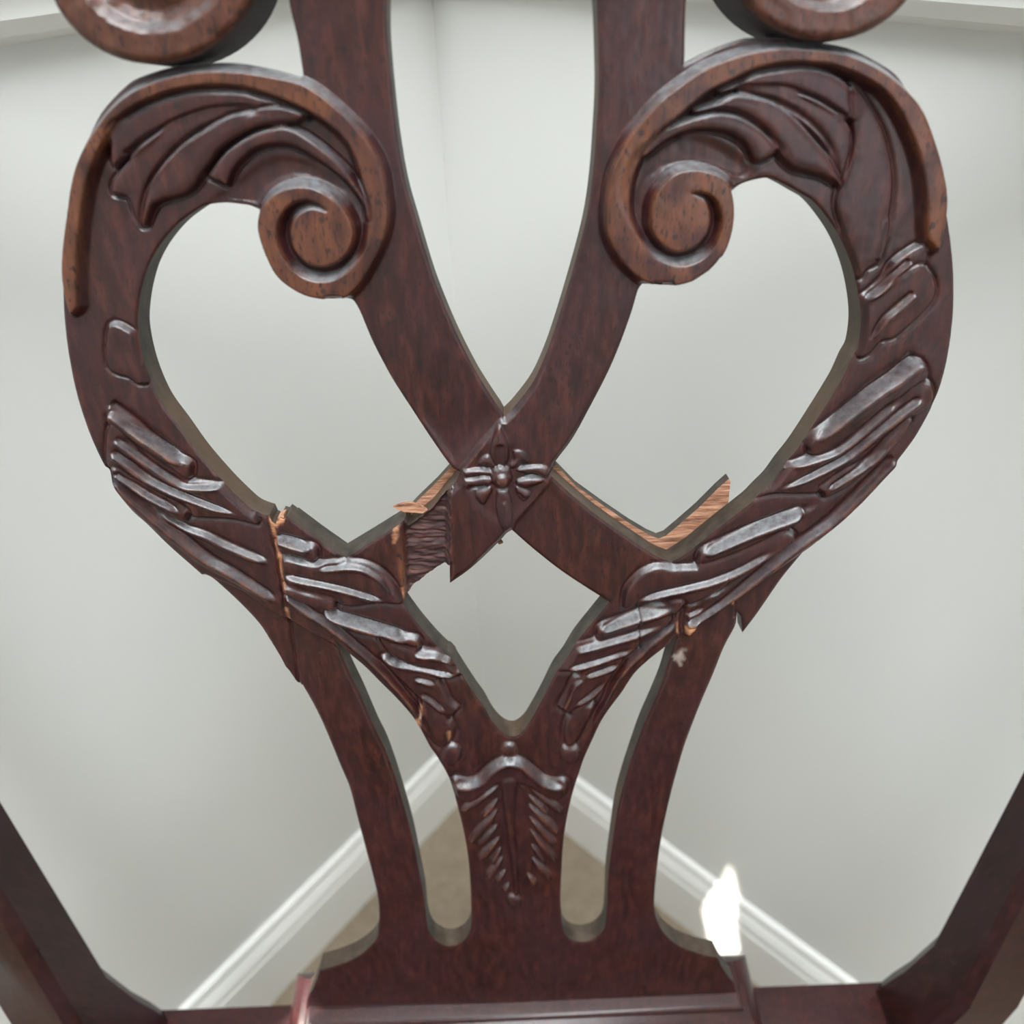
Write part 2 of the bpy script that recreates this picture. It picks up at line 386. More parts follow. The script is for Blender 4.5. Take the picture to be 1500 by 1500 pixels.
def path_field(pts, pad, smooth=True):
    q = np.array([(p[0], p[1]) for p in pts], float); rr = np.array([p[2] for p in pts], float)
    if smooth and len(q) > 2:
        Q = spl(q, False, 6); rr = np.interp(np.linspace(0, len(rr) - 1, len(Q)), np.arange(len(rr)), rr)
    else: Q = q
    sl, gx, gy = window(Q, pad + rr.max() * 2.5)
    best = np.full(gx.shape, 1e9, np.float32); sg = np.zeros_like(best); rad = np.ones_like(best); par = np.zeros_like(best)
    cum = np.concatenate([[0], np.cumsum(np.linalg.norm(np.diff(Q, axis=0), axis=1))]); tot = cum[-1] + 1e-9
    for i in range(len(Q) - 1):
        (ax, ay), (bx, by) = Q[i], Q[i + 1]; ex, ey = bx - ax, by - ay; l = math.hypot(ex, ey) + 1e-9
        t = np.clip(((gx - ax) * ex + (gy - ay) * ey) / (l * l), 0, 1)
        dd = np.hypot(gx - ax - t * ex, gy - ay - t * ey); s = (ex * (gy - ay) - ey * (gx - ax)) / l
        up = dd < best
        best[up] = dd[up]; sg[up] = s[up]; rad[up] = (rr[i] + (rr[i + 1] - rr[i]) * t)[up]; par[up] = ((cum[i] + t * l) / tot)[up]
    return sl, best, sg, rad, par
STRIPES = []
def stripe(pts, h=2.0, taper=(0.15, 0.25), side=1): STRIPES.append((pts, h, taper, side))
def cut_stripe(pts, h=2.0, taper=(0.15, 0.25), side=1):
    """a fluted edge: dips on one side of the line and rises on the lower side, so that its flank looks up"""
    pts = [(p[0], p[1], (p[2] if len(p) > 2 else 6) * 0.85) for p in pts]
    sl, d, s, r, t = path_field(pts, 4)
    a = h * sst(t / max(taper[0], 1e-3)) * sst((1 - t) / max(taper[1], 1e-3))
    q = d / r
    R.H[sl] += side * a * 1.65 * (np.sign(s) * q) * np.exp(-q * q)
def ridge(pts, h=1.0, taper=(0.1, 0.1)):
    pts = [(p[0], p[1], p[2] if len(p) > 2 else 5) for p in pts]
    sl, d, s, r, t = path_field(pts, 3)
    a = h * sst(t / max(taper[0], 1e-3)) * sst((1 - t) / max(taper[1], 1e-3))
    R.H[sl] += a * np.exp(-(d / r) ** 2)
def boxblur(a, kx, ky):
    for ax, k in ((1, kx), (0, ky)):
        if k > 1:
            p = np.pad(a, [(k, k) if i == ax else (0, 0) for i in (0, 1)], mode='edge'); c = np.cumsum(p, axis=ax, dtype=np.float64)
            n = a.shape[ax]; lo = k - (k // 2) - 1
            a = ((c[:, lo + k:lo + k + n] - c[:, lo:lo + n]) if ax else (c[lo + k:lo + k + n] - c[lo:lo + n])) / k
    return a.astype(np.float32)
def blotch(kx, ky, it=2):
    a = RNG.standard_normal(SH).astype(np.float32)
    for _ in range(it): a = boxblur(a, kx, ky)
    return a / a.std()
# ------------------------------------------------------------------ outline of the carved back (front edges)
OUTER = [(448, 1478, 1), (764, 1473), (1080, 1468, 1), (1079, 1455), (1075, 1441, 1), (1067, 1432), (1059, 1420), (1051, 1404, 1), (1027, 1399), (997, 1388), (976, 1372), (964, 1353), (959, 1335), (959, 1311),
    (964, 1265), (973, 1215), (987, 1161), (1005, 1100), (1020, 1060), (1033, 1028), (1047, 996), (1063, 956), (1076, 932, 1), (1081, 921), (1083, 903, 1), (1089, 911, 1), (1091, 934, 1), (1113, 905), (1148, 855),
    (1180, 816), (1197, 795), (1256, 742), (1292, 702), (1312, 680), (1345, 635), (1375, 575), (1392, 505), (1398, 430), (1393, 350), (1378, 270), (1357, 200), (1335, 145), (1312, 108), (1270, 82), (1238, 69),
    (1188, 60), (1144, 55), (1097, 55), (1080, 59), (1044, 73), (1021, 85), (1002, 95, 1), (1003, 85), (1005, 0), (1012, -100), (1030, -230), (1035, -280, 1), (820, -280, 1), (380, -280, 1), (395, -230), (415, -100), (423, 0), (436, 59), (444, 110, 1), (441, 115, 1), (407, 104), (367, 95), (340, 92), (313, 92),
    (260, 96), (207, 112), (186, 124), (147, 166), (120, 228), (104, 290), (94, 360), (92, 440), (100, 520), (118, 600), (148, 675), (188, 742), (215, 768), (247, 800), (290, 838), (320, 864), (350, 892),
    (377, 921), (395, 948), (414, 977), (435, 1011, 1), (441, 1011, 1), (457, 1039), (470, 1065), (485, 1100), (497, 1129), (511, 1161), (524, 1207), (537, 1252), (549, 1295), (555, 1327), (555, 1356), (552, 1375),
    (537, 1393), (516, 1407), (489, 1417), (468, 1423, 1), (464, 1436), (457, 1452), (451, 1461)]
HOLE_A = [(566, 0), (567, 53), (574, 133), (582, 200), (594, 267), (609, 320), (633, 400), (652, 450), (674, 500), (699, 548), (721, 583), (734, 602, 1), (739, 611, 1), (753, 597), (782, 558), (807, 500), (838, 400),
    (859, 320), (869, 253), (874, 187), (877, 133), (877, 80), (874, 0), (868, -60), (850, -140), (800, -215), (720, -235), (640, -215), (590, -140), (570, -60)]
HOLE_B = [(380, 307, 1), (365, 301), (351, 299), (329, 297), (300, 301), (281, 312), (257, 331), (233, 360), (217, 389), (208, 418), (203, 445), (201, 480), (208, 520), (220, 557), (237, 592), (263, 627), (292, 667), (327, 707), (351, 731),
    (372, 749), (393, 757, 1), (397, 766, 1), (404, 770, 1), (409, 760, 1), (415, 762, 1), (419, 757, 1), (457, 785), (489, 809), (507, 819, 1), (537, 799), (563, 783), (590, 765), (593, 757, 1), (598, 774, 1), (630, 750), (651, 725), (668, 706, 1), (674, 692, 1), (661, 684), (633, 645), (606, 604), (577, 559),
    (564, 536), (545, 499), (527, 456), (517, 440), (508, 437, 1), (495, 437), (479, 437), (447, 431), (420, 416), (404, 400), (391, 375), (383, 352), (379, 333)]
HOLE_C = [(1071, 281, 1), (1085, 270), (1109, 262.5), (1129, 261), (1150, 270), (1173, 283), (1191, 294), (1211, 317), (1232, 349), (1248, 387), (1258, 428), (1262, 470), (1257, 509), (1247, 528), (1232, 560), (1197, 616), (1169, 658), (1149, 683), (1132, 706), (1113, 725), (1100, 738),
    (1068, 763), (1040, 785), (1010, 809), (984, 825, 1), (966, 818), (948, 807), (908, 780), (868, 751), (830, 719), (813, 703), (805, 695, 1), (811, 684, 1), (814, 676), (838, 644), (862, 601), (891, 545), (910, 500), (926, 455), (935, 425), (941, 416, 1), (975, 417), (992, 416), (1021, 408), (1044, 392), (1062, 367), (1071, 337), (1074, 308)]
HOLE_D = [(750, 777, 1), (777, 801), (817, 833), (857, 860), (889, 880, 1), (892, 883), (868, 913), (844, 943), (828, 969), (812, 991), (796, 1023), (780, 1052), (768, 1070), (753, 1080), (737, 1075), (722, 1059), (710, 1038), (697, 1020), (681, 996), (665, 972), (641, 948), (617, 921), (601, 900), (591, 886, 1),
    (594, 876), (602, 867, 1), (617, 855), (640, 839), (659, 827, 1), (659, 855, 1), (686, 836), (713, 812), (734, 791), (742, 782)]
HOLE_E = [(488, 936, 1), (509, 956), (534, 977), (558, 1001), (582, 1025), (603, 1049), (617, 1071), (630, 1095), (640, 1109), (657, 1139), (670, 1181), (681, 1227), (687, 1267), (690, 1320), (690, 1358), (683, 1376), (667, 1386), (651, 1386), (633, 1374), (625, 1352), (621, 1315), (614, 1280), (603, 1227),
    (590, 1181), (577, 1139), (563, 1101), (549, 1073), (528, 1025), (510, 988), (497, 957)]
HOLE_F = [(991, 931, 1), (976, 947), (951, 967), (929, 988), (911, 1015), (895, 1036), (881, 1057), (868, 1084), (855, 1113), (848, 1134), (841, 1155), (833, 1187), (826, 1227), (823, 1267), (821, 1320), (825, 1362), (834, 1376), (851, 1381), (870, 1377), (885, 1362), (889, 1333), (891, 1288), (897, 1240), (905, 1187),
    (915, 1149), (931, 1101), (943, 1068), (956, 1039), (972, 1001), (982, 968), (987, 950)]

# ------------------------------------------------------------------ areas of the bare board: labels and levels
def region(pts, name, text=None, parent=None):
    P = np.array(pts, float); sl, d, _, _ = sdf(P, 1); i = R.lab(name, parent, text); R.L[sl][d > 0] = i; return i
STRAP_L = region([(380, -300), (640, -300), (566, 0), (574, 133), (594, 267), (633, 400), (674, 500), (734, 601), (738, 613), (675, 690), (661, 690), (600, 604), (560, 536), (520, 456), (505, 437), (440, 130), (430, 59), (416, 0)], 'upper_strap')
STRAP_R = region([(820, -300), (1045, -300), (1010, 0), (1006, 118), (960, 300), (945, 417), (932, 453), (914, 505), (895, 550), (866, 601), (842, 644), (815, 684), (805, 693), (757, 759), (735, 795), (655, 862), (659, 714), (675, 690), (738, 611), (750, 595), (780, 555), (800, 500), (830, 400), (860, 253), (868, 100), (860, 0)], 'upper_strap', 'dark strap that crosses on top and ends in a torn sharp point')
LOBE_L = region([(-20, 60), (433, 118), (580, 330), (505, 440), (380, 330), (240, 340), (203, 440), (201, 500), (246, 596), (200, 640), (-20, 640)], 'heart_lobe')
LOBE_R = region([(1560, 60), (1003, 118), (880, 330), (945, 420), (1080, 300), (1200, 290), (1262, 400), (1257, 520), (1225, 580), (1270, 600), (1560, 600)], 'heart_lobe')
LOW_R = region([(757, 759), (795, 715), (806, 690), (830, 712), (868, 745), (908, 774), (948, 801), (990, 825), (945, 850), (917, 880), (910, 893), (889, 884), (857, 864), (817, 837), (777, 805), (748, 777)], 'lower_strap')
STEM_L = region([(320, 850), (350, 866), (380, 886), (415, 908), (465, 935), (499, 953), (509, 985), (560, 1080), (625, 1300), (628, 1385), (690, 1400), (690, 1490), (440, 1490), (440, 1410), (560, 1340), (470, 1080), (330, 890)], 'outer_stem')
STEM_R = region([(1180, 800), (1120, 850), (1050, 898), (1000, 930), (985, 950), (950, 1060), (892, 1300), (888, 1372), (824, 1400), (824, 1490), (1090, 1490), (1060, 1400), (960, 1340), (1010, 1090), (1100, 930)], 'outer_stem')
SPRAY_L = region([(-20, 640), (196, 640), (246, 596), (292, 660), (351, 725), (400, 750), (507, 812), (593, 750), (594, 866), (596, 884), (681, 990), (680, 1040), (668, 1120), (640, 1115), (583, 1026), (537, 980), (499, 953), (465, 935), (415, 908), (380, 886), (350, 866), (320, 850), (270, 815), (215, 772), (-20, 760)], 'leaf_spray', 'cracked spray of carved leaves')
SPRAY_R = region([(1560, 600), (1260, 598), (1225, 580), (1149, 680), (984, 820), (945, 850), (910, 893), (892, 880), (828, 969), (815, 1100), (838, 1140), (868, 1084), (911, 1015), (976, 947), (1000, 930), (1050, 898), (1120, 850), (1197, 800), (1312, 690), (1560, 690)], 'leaf_spray', 'spray of carved leaves with a torn tip')
TORN = region([(592, 750), (601, 772), (630, 748), (655, 720), (661, 706), (659, 835), (617, 862), (598, 874), (592, 868)], 'lower_strap', 'torn strap with rough broken grain')

# stems lie lower than the sprays that cross them
def stem_fall(gx, gy): return sst((1330 - gy) / 220)
face([(300, 845, 1), (350, 868), (380, 888), (415, 910), (465, 937), (499, 955), (530, 985), (590, 1060), (640, 1280), (700, 1500), (380, 1500), (420, 1300), (430, 1010), (330, 890)], -2.6, 5, 'edge', weight=stem_fall, lifted=False)
face([(1200, 798, 1), (1120, 852), (1050, 900), (1003, 930), (985, 952), (940, 1030), (890, 1280), (820, 1500), (1120, 1500), (1060, 1300), (1040, 1050), (1100, 950)], -2.6, 5, 'edge', weight=stem_fall, lifted=False)
# the strap from upper right crosses over the other one
def cross_w(gx, gy): return np.exp(-(((gx - 725) ** 2 + (gy - 700) ** 2) / 170.0 ** 2))
SA = [(900, 400), (845, 400), (807, 500), (782, 559), (753, 598), (738, 612), (706, 650), (675, 690), (664, 704), (660, 716), (658, 870), (735, 800), (757, 760), (795, 716), (815, 690), (870, 600), (930, 440)]
face(SA, 2.2, 4, 'edge', weight=cross_w, smooth=False, lifted=False)
def under_w(gx, gy): return np.exp(-(((gx - 660) ** 2 + (gy - 650) ** 2) / 70.0 ** 2))
face([(734, 600), (738, 611), (675, 690), (655, 690), (560, 560), (600, 450)], -1.2, 25, 'soft', weight=under_w, smooth=False, mode='add', lifted=False)
# the torn place in the lower left strap
face([(583, 745), (597, 770), (630, 744), (661, 706), (659, 845), (600, 880), (590, 878), (588, 800)], -3.4, 10, 'soft', smooth=False, lifted=False)
paint('torn', [(592, 760), (601, 772), (655, 715), (661, 706), (659, 845), (602, 872), (594, 860), (594, 800)], 1, 3, False)
paint('warm', [(578, 772), (590, 766), (600, 850), (596, 885), (586, 860)], 1, 4, False)
paint('raw', [(575, 770), (584, 766), (583, 790), (576, 796)], 0.7, 2, False)
paint('raw', [(586, 862), (593, 860), (592, 882)], 0.7, 2, False)
paint('raw', [(394, 756), (402, 748), (417, 755), (416, 764), (405, 774), (398, 772)], 1, 2, False)

# ------------------------------------------------------------------ scrolls
SC_L = [(150, 172), (188, 136), (233, 116), (287, 104), (340, 103), (393, 110), (441, 121), (473, 141), (513, 176), (540, 208), (559, 245), (567, 288), (569, 315), (564, 347), (553, 373), (540, 397), (528, 416), (511, 434), (495, 440), (479, 441), (447, 435), (420, 420),
    (402, 403), (389, 378), (380, 353), (376, 333), (379, 312), (388, 297), (402, 283), (420, 275), (443, 272), (465, 277), (487, 290), (505, 308), (515, 327), (518, 345), (512, 366), (498, 383), (481, 391), (465, 392), (445, 384), (430, 367), (424, 345), (428, 325), (440, 311), (458, 304), (477, 309, 1),
    (463, 299), (447, 294), (427, 300), (412, 316), (406, 336), (408, 360), (420, 384), (440, 403), (465, 411), (490, 408), (512, 393), (527, 375), (536, 350), (539, 307), (529, 261), (516, 224), (500, 200), (468, 173), (433, 155), (393, 139), (353, 128), (308, 125), (260, 131), (220, 144), (188, 161), (165, 185),
    (135, 240), (120, 300), (112, 380), (112, 450), (100, 460), (88, 400), (95, 320), (110, 240)]
SC_R = zC((1474, 398), (1350, 318), (1200, 262), (1000, 240), (860, 240), (760, 255), (640, 290), (520, 340), (400, 420), (300, 500), (200, 610), (130, 700), (80, 800), (45, 900), (30, 1000), (25, 1100), (35, 1180), (70, 1260), (130, 1340), (210, 1405), (300, 1432), (385, 1430), (485, 1400), (568, 1342), (630, 1253), (663, 1150), (672, 1050), (660, 965),
    (640, 915), (600, 880), (560, 862), (490, 846), (440, 845), (370, 866), (305, 930), (262, 1000), (250, 1080), (255, 1150), (290, 1210), (350, 1255), (400, 1265), (470, 1240), (530, 1180), (550, 1110), (545, 1050), (520, 1000), (462, 968, 1),
    (500, 965), (540, 976), (575, 1003), (599, 1060), (607, 1120), (580, 1210), (520, 1280), (440, 1320), (360, 1320), (280, 1285), (220, 1220), (180, 1150), (155, 1080), (150, 1000), (160, 920), (180, 850), (210, 790), (240, 740), (280, 690), (350, 620), (440, 540), (540, 460), (660, 400), (780, 345), (900, 318), (1000, 312), (1150, 325), (1280, 370), (1400, 440), (1474, 520),
    (1540, 640), (1600, 800), (1630, 1000), (1640, 1200), (1700, 1250), (1740, 1000), (1700, 750), (1620, 550))
for who, pts, eye in (('left', SC_L, (470, 348, 46)), ('right', SC_R, (998, 309, 46))):
    i = face(pts, 4.1, 5, 'edge', name='scroll_volute', warm=1.0, skirt=9)
    a = np.linspace(0, 2 * math.pi, 20, endpoint=False)
    sl, d, _, _ = sdf(np.stack([eye[0] + eye[2] * np.cos(a), eye[1] - 6 + eye[2] * np.sin(a)], -1)); j = R.lab('volute_eye', i); R.L[sl][(d > 0) & (R.L[sl] == i)] = j
    # the recess around the leaves dips towards the volute
# hollow floor between curl and leaves
face([(300, 300), (340, 262), (400, 225), (470, 235), (520, 270), (533, 320), (500, 290), (440, 265), (400, 280), (380, 305)], -0.8, 18, 'soft', mode='add')
face([(900, 290), (915, 225), (960, 195), (1020, 190), (1075, 215), (1110, 245), (1090, 268), (1060, 262), (1020, 250), (980, 252), (950, 275), (945, 310), (930, 340)], -0.8, 18, 'soft', mode='add')

# leaves of the upper lobes
def leaf(pts, h, parent, w=9, name='leaf', prof='edge', skirt=5, moat=0.7, **k): return face(pts, h * (1.25 if parent in (LOBE_L, LOBE_R) and len(pts) > 0 and h > 1.3 else 1.0), w, prof, name=name, parent=parent, skirt=skirt, moat=moat, **k)
leaf(zA((-60, 720), (30, 648), (150, 578), (300, 528), (450, 503), (650, 508), (760, 540), (890, 585), (1000, 640), (880, 612), (690, 606), (560, 605), (450, 617), (370, 648), (285, 680), (150, 755), (30, 842), (-60, 910)), 2.2, LOBE_L, 12)
leaf(zA((-60, 1000), (30, 885), (120, 790), (200, 735), (285, 684), (370, 650), (480, 616), (600, 606), (700, 612), (560, 665), (420, 722), (330, 800), (250, 870), (180, 970), (130, 1060), (112, 1125), (95, 1238, 1), (60, 1180), (20, 1080), (-60, 1060)), 1.7, LOBE_L, 14)
leaf(zA((105, 1240, 1), (115, 1125), (152, 1020), (232, 900), (332, 802), (450, 717), (580, 652), (690, 622), (850, 600), (980, 640), (870, 685), (760, 690), (680, 717), (600, 762), (520, 822), (470, 892), (420, 962), (370, 1032), (300, 1072), (220, 1092), (150, 1135)), 2.4, LOBE_L, 16)
leaf(zA((470, 968, 1), (530, 880), (600, 812), (700, 748), (800, 712), (890, 700), (990, 745), (1120, 840), (1240, 960), (1320, 1090), (1345, 1200), (1325, 1130), (1240, 1010), (1150, 930), (1050, 862), (930, 798), (820, 788), (720, 815), (650, 872), (600, 932), (565, 1014, 1)), 2.0, LOBE_L, 10)
stripe(zA((120, 1090, 14), (240, 900, 22), (420, 740, 26), (640, 640, 20)), 0.7, (0.2, 0.4))
stripe(zA((30, 860, 22), (140, 780, 24), (275, 685, 14)), 1.1, (0.05, 0.4))
leaf(zC((600, 460), (700, 415), (780, 372), (950, 345), (1080, 350), (1170, 380), (1230, 420), (1275, 470), (1312, 535), (1316, 562), (1290, 590), (1240, 592), (1180, 562), (1100, 512), (1000, 466), (940, 452), (850, 442), (700, 440)), 2.2, LOBE_R, 12)
leaf(zC((690, 452), (850, 448), (940, 456), (1050, 500), (1150, 560), (1220, 600), (1250, 650), (1256, 720), (1240, 800), (1220, 880), (1204, 920, 1), (1150, 775), (1080, 685), (1000, 606), (900, 534), (780, 482)), 1.7, LOBE_R, 14)
leaf(zC((480, 560), (580, 520), (680, 472), (800, 500), (900, 547), (1000, 625), (1080, 710), (1150, 800), (1206, 925, 1), (1130, 880), (1060, 860), (980, 840), (920, 790), (880, 720), (840, 660), (760, 600), (680, 562), (590, 547)), 2.5, LOBE_R, 14)
leaf(zC((215, 780), (260, 715), (350, 640), (460, 595), (560, 570), (660, 575), (750, 615), (820, 670), (878, 742), (860, 772), (800, 802), (775, 795), (750, 740), (700, 690), (630, 655), (530, 640), (430, 655), (330, 700), (260, 755)), 2.1, LOBE_R, 10)
stripe(zC((700, 468, 14), (850, 510, 22), (1000, 600, 24), (1100, 700, 22), (1190, 860, 14)), 1.3, (0.25, 0.3))
stripe(zC((950, 458, 10), (1080, 510, 18), (1200, 590, 14)), 1.2, (0.25, 0.3))
leaf(zC((1256, 425), (1345, 540), (1405, 650), (1442, 780), (1456, 900), (1450, 1000), (1424, 1150), (1388, 1302), (1330, 1340), (1290, 1380), (1255, 1250), (1215, 1120), (1190, 1010), (1230, 880), (1265, 760), (1270, 650)), 1.1, LOBE_R, 26)
ridge(zC((1445, 1060, 10), (1415, 1180, 14), (1375, 1300, 10)), 1.3, (0.3, 0.05))

# ------------------------------------------------------------------ lower right spray
leaf(zF_((1620, -140), (1474, -50), (1420, 40), (1350, 105), (1293, 150), (1310, 178, 1), (1380, 130), (1474, 60), (1620, -20)), 1.6, SPRAY_R, 8)
leaf(zF_((1308, 178), (1380, 118), (1474, 50), (1620, -30), (1680, 120), (1474, 330), (1400, 352), (1335, 420), (1298, 440, 1), (1277, 385), (1295, 280)), 1.6, SPRAY_R, 14)
stripe(zF_((1330, 350, 12), (1400, 240, 20), (1474, 175, 24), (1560, 100, 20)), 1.2, (0.2, 0.05))
stripe(zF_((1300, 140, 12), (1380, 80, 20), (1450, 10, 20), (1540, -70, 16)), 1.5, (0.15, 0.05))
leaf(zF_((1020, 885, 1), (1100, 826), (1200, 762), (1350, 645), (1474, 560), (1600, 470), (1640, 560), (1474, 690), (1320, 812), (1200, 902), (1085, 958), (1040, 950)), 2.4, SPRAY_R, 10)
stripe(zF_((1030, 875, 14), (1120, 805, 24), (1230, 715, 34), (1350, 620, 42), (1474, 535, 46), (1600, 440, 40)), 1.8, (0.12, 0.05))
leaf(zF_((742, 1175, 1), (800, 1100), (862, 1045), (930, 1015), (1040, 975), (1150, 930), (1300, 830), (1474, 700), (1640, 580), (1660, 680), (1474, 830), (1330, 960), (1200, 1070), (1090, 1142), (1000, 1152), (850, 1152)), 1.9, SPRAY_R, 12)
stripe(zF_((830, 1135, 10), (1000, 1060, 16), (1200, 955, 20), (1330, 850, 22), (1474, 735, 24), (1600, 640, 20)), 1.6, (0.2, 0.05))
stripe(zF_((895, 1002, 12), (960, 990, 16), (1040, 965, 20), (1150, 925, 20), (1300, 815, 24), (1474, 655, 26)), 1.3, (0.12, 0.1))
leaf(zF_((1094, 1135, 1), (1200, 1060), (1330, 985), (1474, 850), (1560, 780), (1474, 900), (1300, 1060), (1200, 1135), (1112, 1175, 1)), 2.2, SPRAY_R, 8)
stripe(zF_((1100, 1125, 10), (1200, 1060, 16), (1330, 975, 20), (1450, 870, 16)), 1.3, (0.1, 0.3))
stripe(zH((930, 262, 12), (1010, 225, 20), (1200, 140, 26), (1330, 90, 28), (1500, 30, 28), (1600, -20, 20)), 1.9, (0.08, 0.3))
leaf(zH((922, 345, 1), (934, 275), (1010, 232), (1200, 150), (1330, 105), (1480, 50), (1420, 130), (1250, 230), (1100, 300), (1000, 335)), 2.0, SPRAY_R, 8)
leaf(zH((515, 565, 1), (522, 490), (560, 430), (620, 378), (700, 352), (800, 362), (910, 355), (1050, 318), (1250, 235), (1400, 160), (1440, 200), (1250, 330), (1080, 440), (950, 520), (860, 548), (800, 552), (700, 532), (600, 536), (545, 552)), 2.0, SPRAY_R, 9)
stripe(zH((560, 520, 8), (620, 498, 14), (700, 472, 18), (850, 438, 20), (1000, 398, 20), (1150, 335, 20), (1350, 220, 18)), 1.6, (0.12, 0.2))
stripe(zH((850, 560, 10), (930, 520, 16), (1010, 485, 16), (1080, 440, 10)), 1.4, (0.15, 0.4))
stripe(zH((845, 612, 10), (900, 590, 14), (960, 560, 10)), 1.3, (0.1, 0.5))
# the raised rim along the lower edge of the right spray
stripe(zH((835, 668, 12), (920, 625, 20), (1050, 545, 24), (1200, 425, 26), (1350, 305, 28), (1500, 190, 30), (1640, 90, 34), (1760, -20, 36), (1880, -140, 36), (2000, -260, 34)), 2.0, (0.04, 0.03))
paint('raw', zH((838, 668), (870, 655), (905, 652), (900, 690), (865, 725), (845, 715)), 1, 2, False)
face(zH((835, 664), (905, 648), (900, 692), (865, 727), (842, 715)), 0.6, 4, 'edge', smooth=False)
face(zH((818, 560), (838, 560), (830, 640), (836, 700), (815, 700), (803, 650)), -1.6, 3, 'edge', smooth=False)
paint('raw', zH((1090, 540), (1120, 540), (1118, 570), (1108, 565)), 0.8, 2, False)
paint('raw', zH((790, 645), (804, 640), (800, 705), (790, 705)), 0.6, 2, False)
# below the crack
leaf(zH((368, 742, 1), (372, 688), (480, 645), (600, 604), (720, 562), (815, 540), (810, 580), (700, 660), (600, 690), (500, 722), (385, 752)), 2.0, SPRAY_R, 8)
stripe(zH((370, 678, 12), (480, 636, 20), (600, 596, 26), (700, 570, 24), (800, 545, 14)), 2.0, (0.08, 0.35))
leaf(zH((152, 915, 1), (190, 838), (235, 795), (350, 762), (560, 702), (760, 630), (700, 700), (590, 770), (490, 855), (380, 895), (290, 935), (220, 915)), 1.7, SPRAY_R, 9)
stripe(zH((210, 795, 12), (290, 775, 18), (400, 745, 20), (560, 698, 20), (740, 635, 12)), 1.6, (0.12, 0.35))
stripe(zH((190, 892, 8), (280, 868, 14), (380, 840, 16), (480, 808, 16), (570, 770, 10)), 1.5, (0.12, 0.3))
leaf(zH((160, 1118, 1), (200, 1045), (232, 975), (295, 940), (385, 900), (490, 862), (420, 960), (340, 1060), (280, 1120), (230, 1150), (195, 1140)), 1.6, SPRAY_R, 9)
stripe(zH((280, 935, 8), (380, 902, 14), (490, 858, 10)), 1.2, (0.2, 0.3))
stripe(zH((228, 1092, 8), (310, 1040, 14), (410, 952, 10)), 1.4, (0.2, 0.3))
stripe(zH((165, 1115, 8), (195, 1045, 14), (225, 980, 14), (285, 940, 10)), 1.2, (0.1, 0.2))
stripe(zH((312, 1250, 10), (345, 1170, 16), (390, 1085, 18), (440, 985, 20), (510, 888, 22), (600, 800, 22), (700, 710, 22), (800, 642, 14)), 1.8, (0.15, 0.1))
leaf(zH((190, 1310), (185, 1250), (200, 1190), (240, 1150), (290, 1120), (330, 1120), (290, 1200), (250, 1280), (215, 1320)), 1.5, SPRAY_R, 8)
bead_r = face(zH((155, 1385), (165, 1345), (205, 1332), (250, 1345), (262, 1390), (240, 1425), (200, 1432), (165, 1415)), 1.9, 12, 'round', name='bead', parent=SPRAY_R)
paint('scrape', zH((760, 865), (800, 830), (850, 820), (845, 870), (825, 905), (800, 880)), 0.55, 5)

# ------------------------------------------------------------------ lower left spray
leaf(zD((-80, 300), (30, 330), (80, 400), (100, 500), (112, 606, 1), (75, 606), (30, 570), (-80, 520)), 1.7, SPRAY_L, 10)
leaf(zD((-80, 790), (30, 868), (130, 930), (250, 1000), (355, 1058), (362, 1085), (352, 1135), (300, 1120), (200, 1062), (100, 985), (30, 925), (-80, 850)), 2.2, SPRAY_L, 9)
stripe(zD((-80, 720, 30), (30, 805, 36), (130, 885, 34), (250, 975, 28), (350, 1048, 16)), 1.9, (0.05, 0.15))
leaf(zD((-80, 860), (30, 945), (150, 1030), (280, 1115), (350, 1158), (450, 1172), (550, 1185), (605, 1210), (680, 1275), (728, 1380, 1), (600, 1350), (480, 1342), (380, 1335), (330, 1300), (200, 1230), (60, 1150), (-80, 1080)), 1.8, SPRAY_L, 12)
stripe(zD((-40, 900, 18), (30, 948, 20), (150, 1035, 20), (280, 1122, 20), (350, 1160, 18), (450, 1168, 16), (560, 1170, 12)), 1.3, (0.05, 0.12))
stripe(zD((-60, 970, 22), (30, 1030, 24), (140, 1112, 24), (280, 1185, 22), (450, 1252, 18), (560, 1290, 14), (660, 1322, 8)), 1.7, (0.05, 0.2))
leaf(zD((-60, 1090), (30, 1145), (150, 1215), (260, 1275), (335, 1318), (342, 1345), (322, 1368), (250, 1335), (130, 1265), (30, 1190), (-60, 1130)), 2.2, SPRAY_L, 8)
stripe(zD((-40, 1090, 16), (30, 1135, 18), (150, 1208, 18), (260, 1265, 16), (330, 1308, 10)), 1.5, (0.05, 0.15))
stripe(zD((180, 1312, 14), (300, 1385, 20), (450, 1435, 24), (560, 1490, 26), (690, 1545, 26), (810, 1590, 16)), 1.6, (0.15, 0.1))
stripe(zD((-120, 1080, 30), (30, 1212, 40), (130, 1300, 40), (250, 1400, 40), (370, 1500, 34), (470, 1575, 32), (590, 1640, 30), (700, 1710, 26), (860, 1810, 20)), 2.0, (0.03, 0.08))
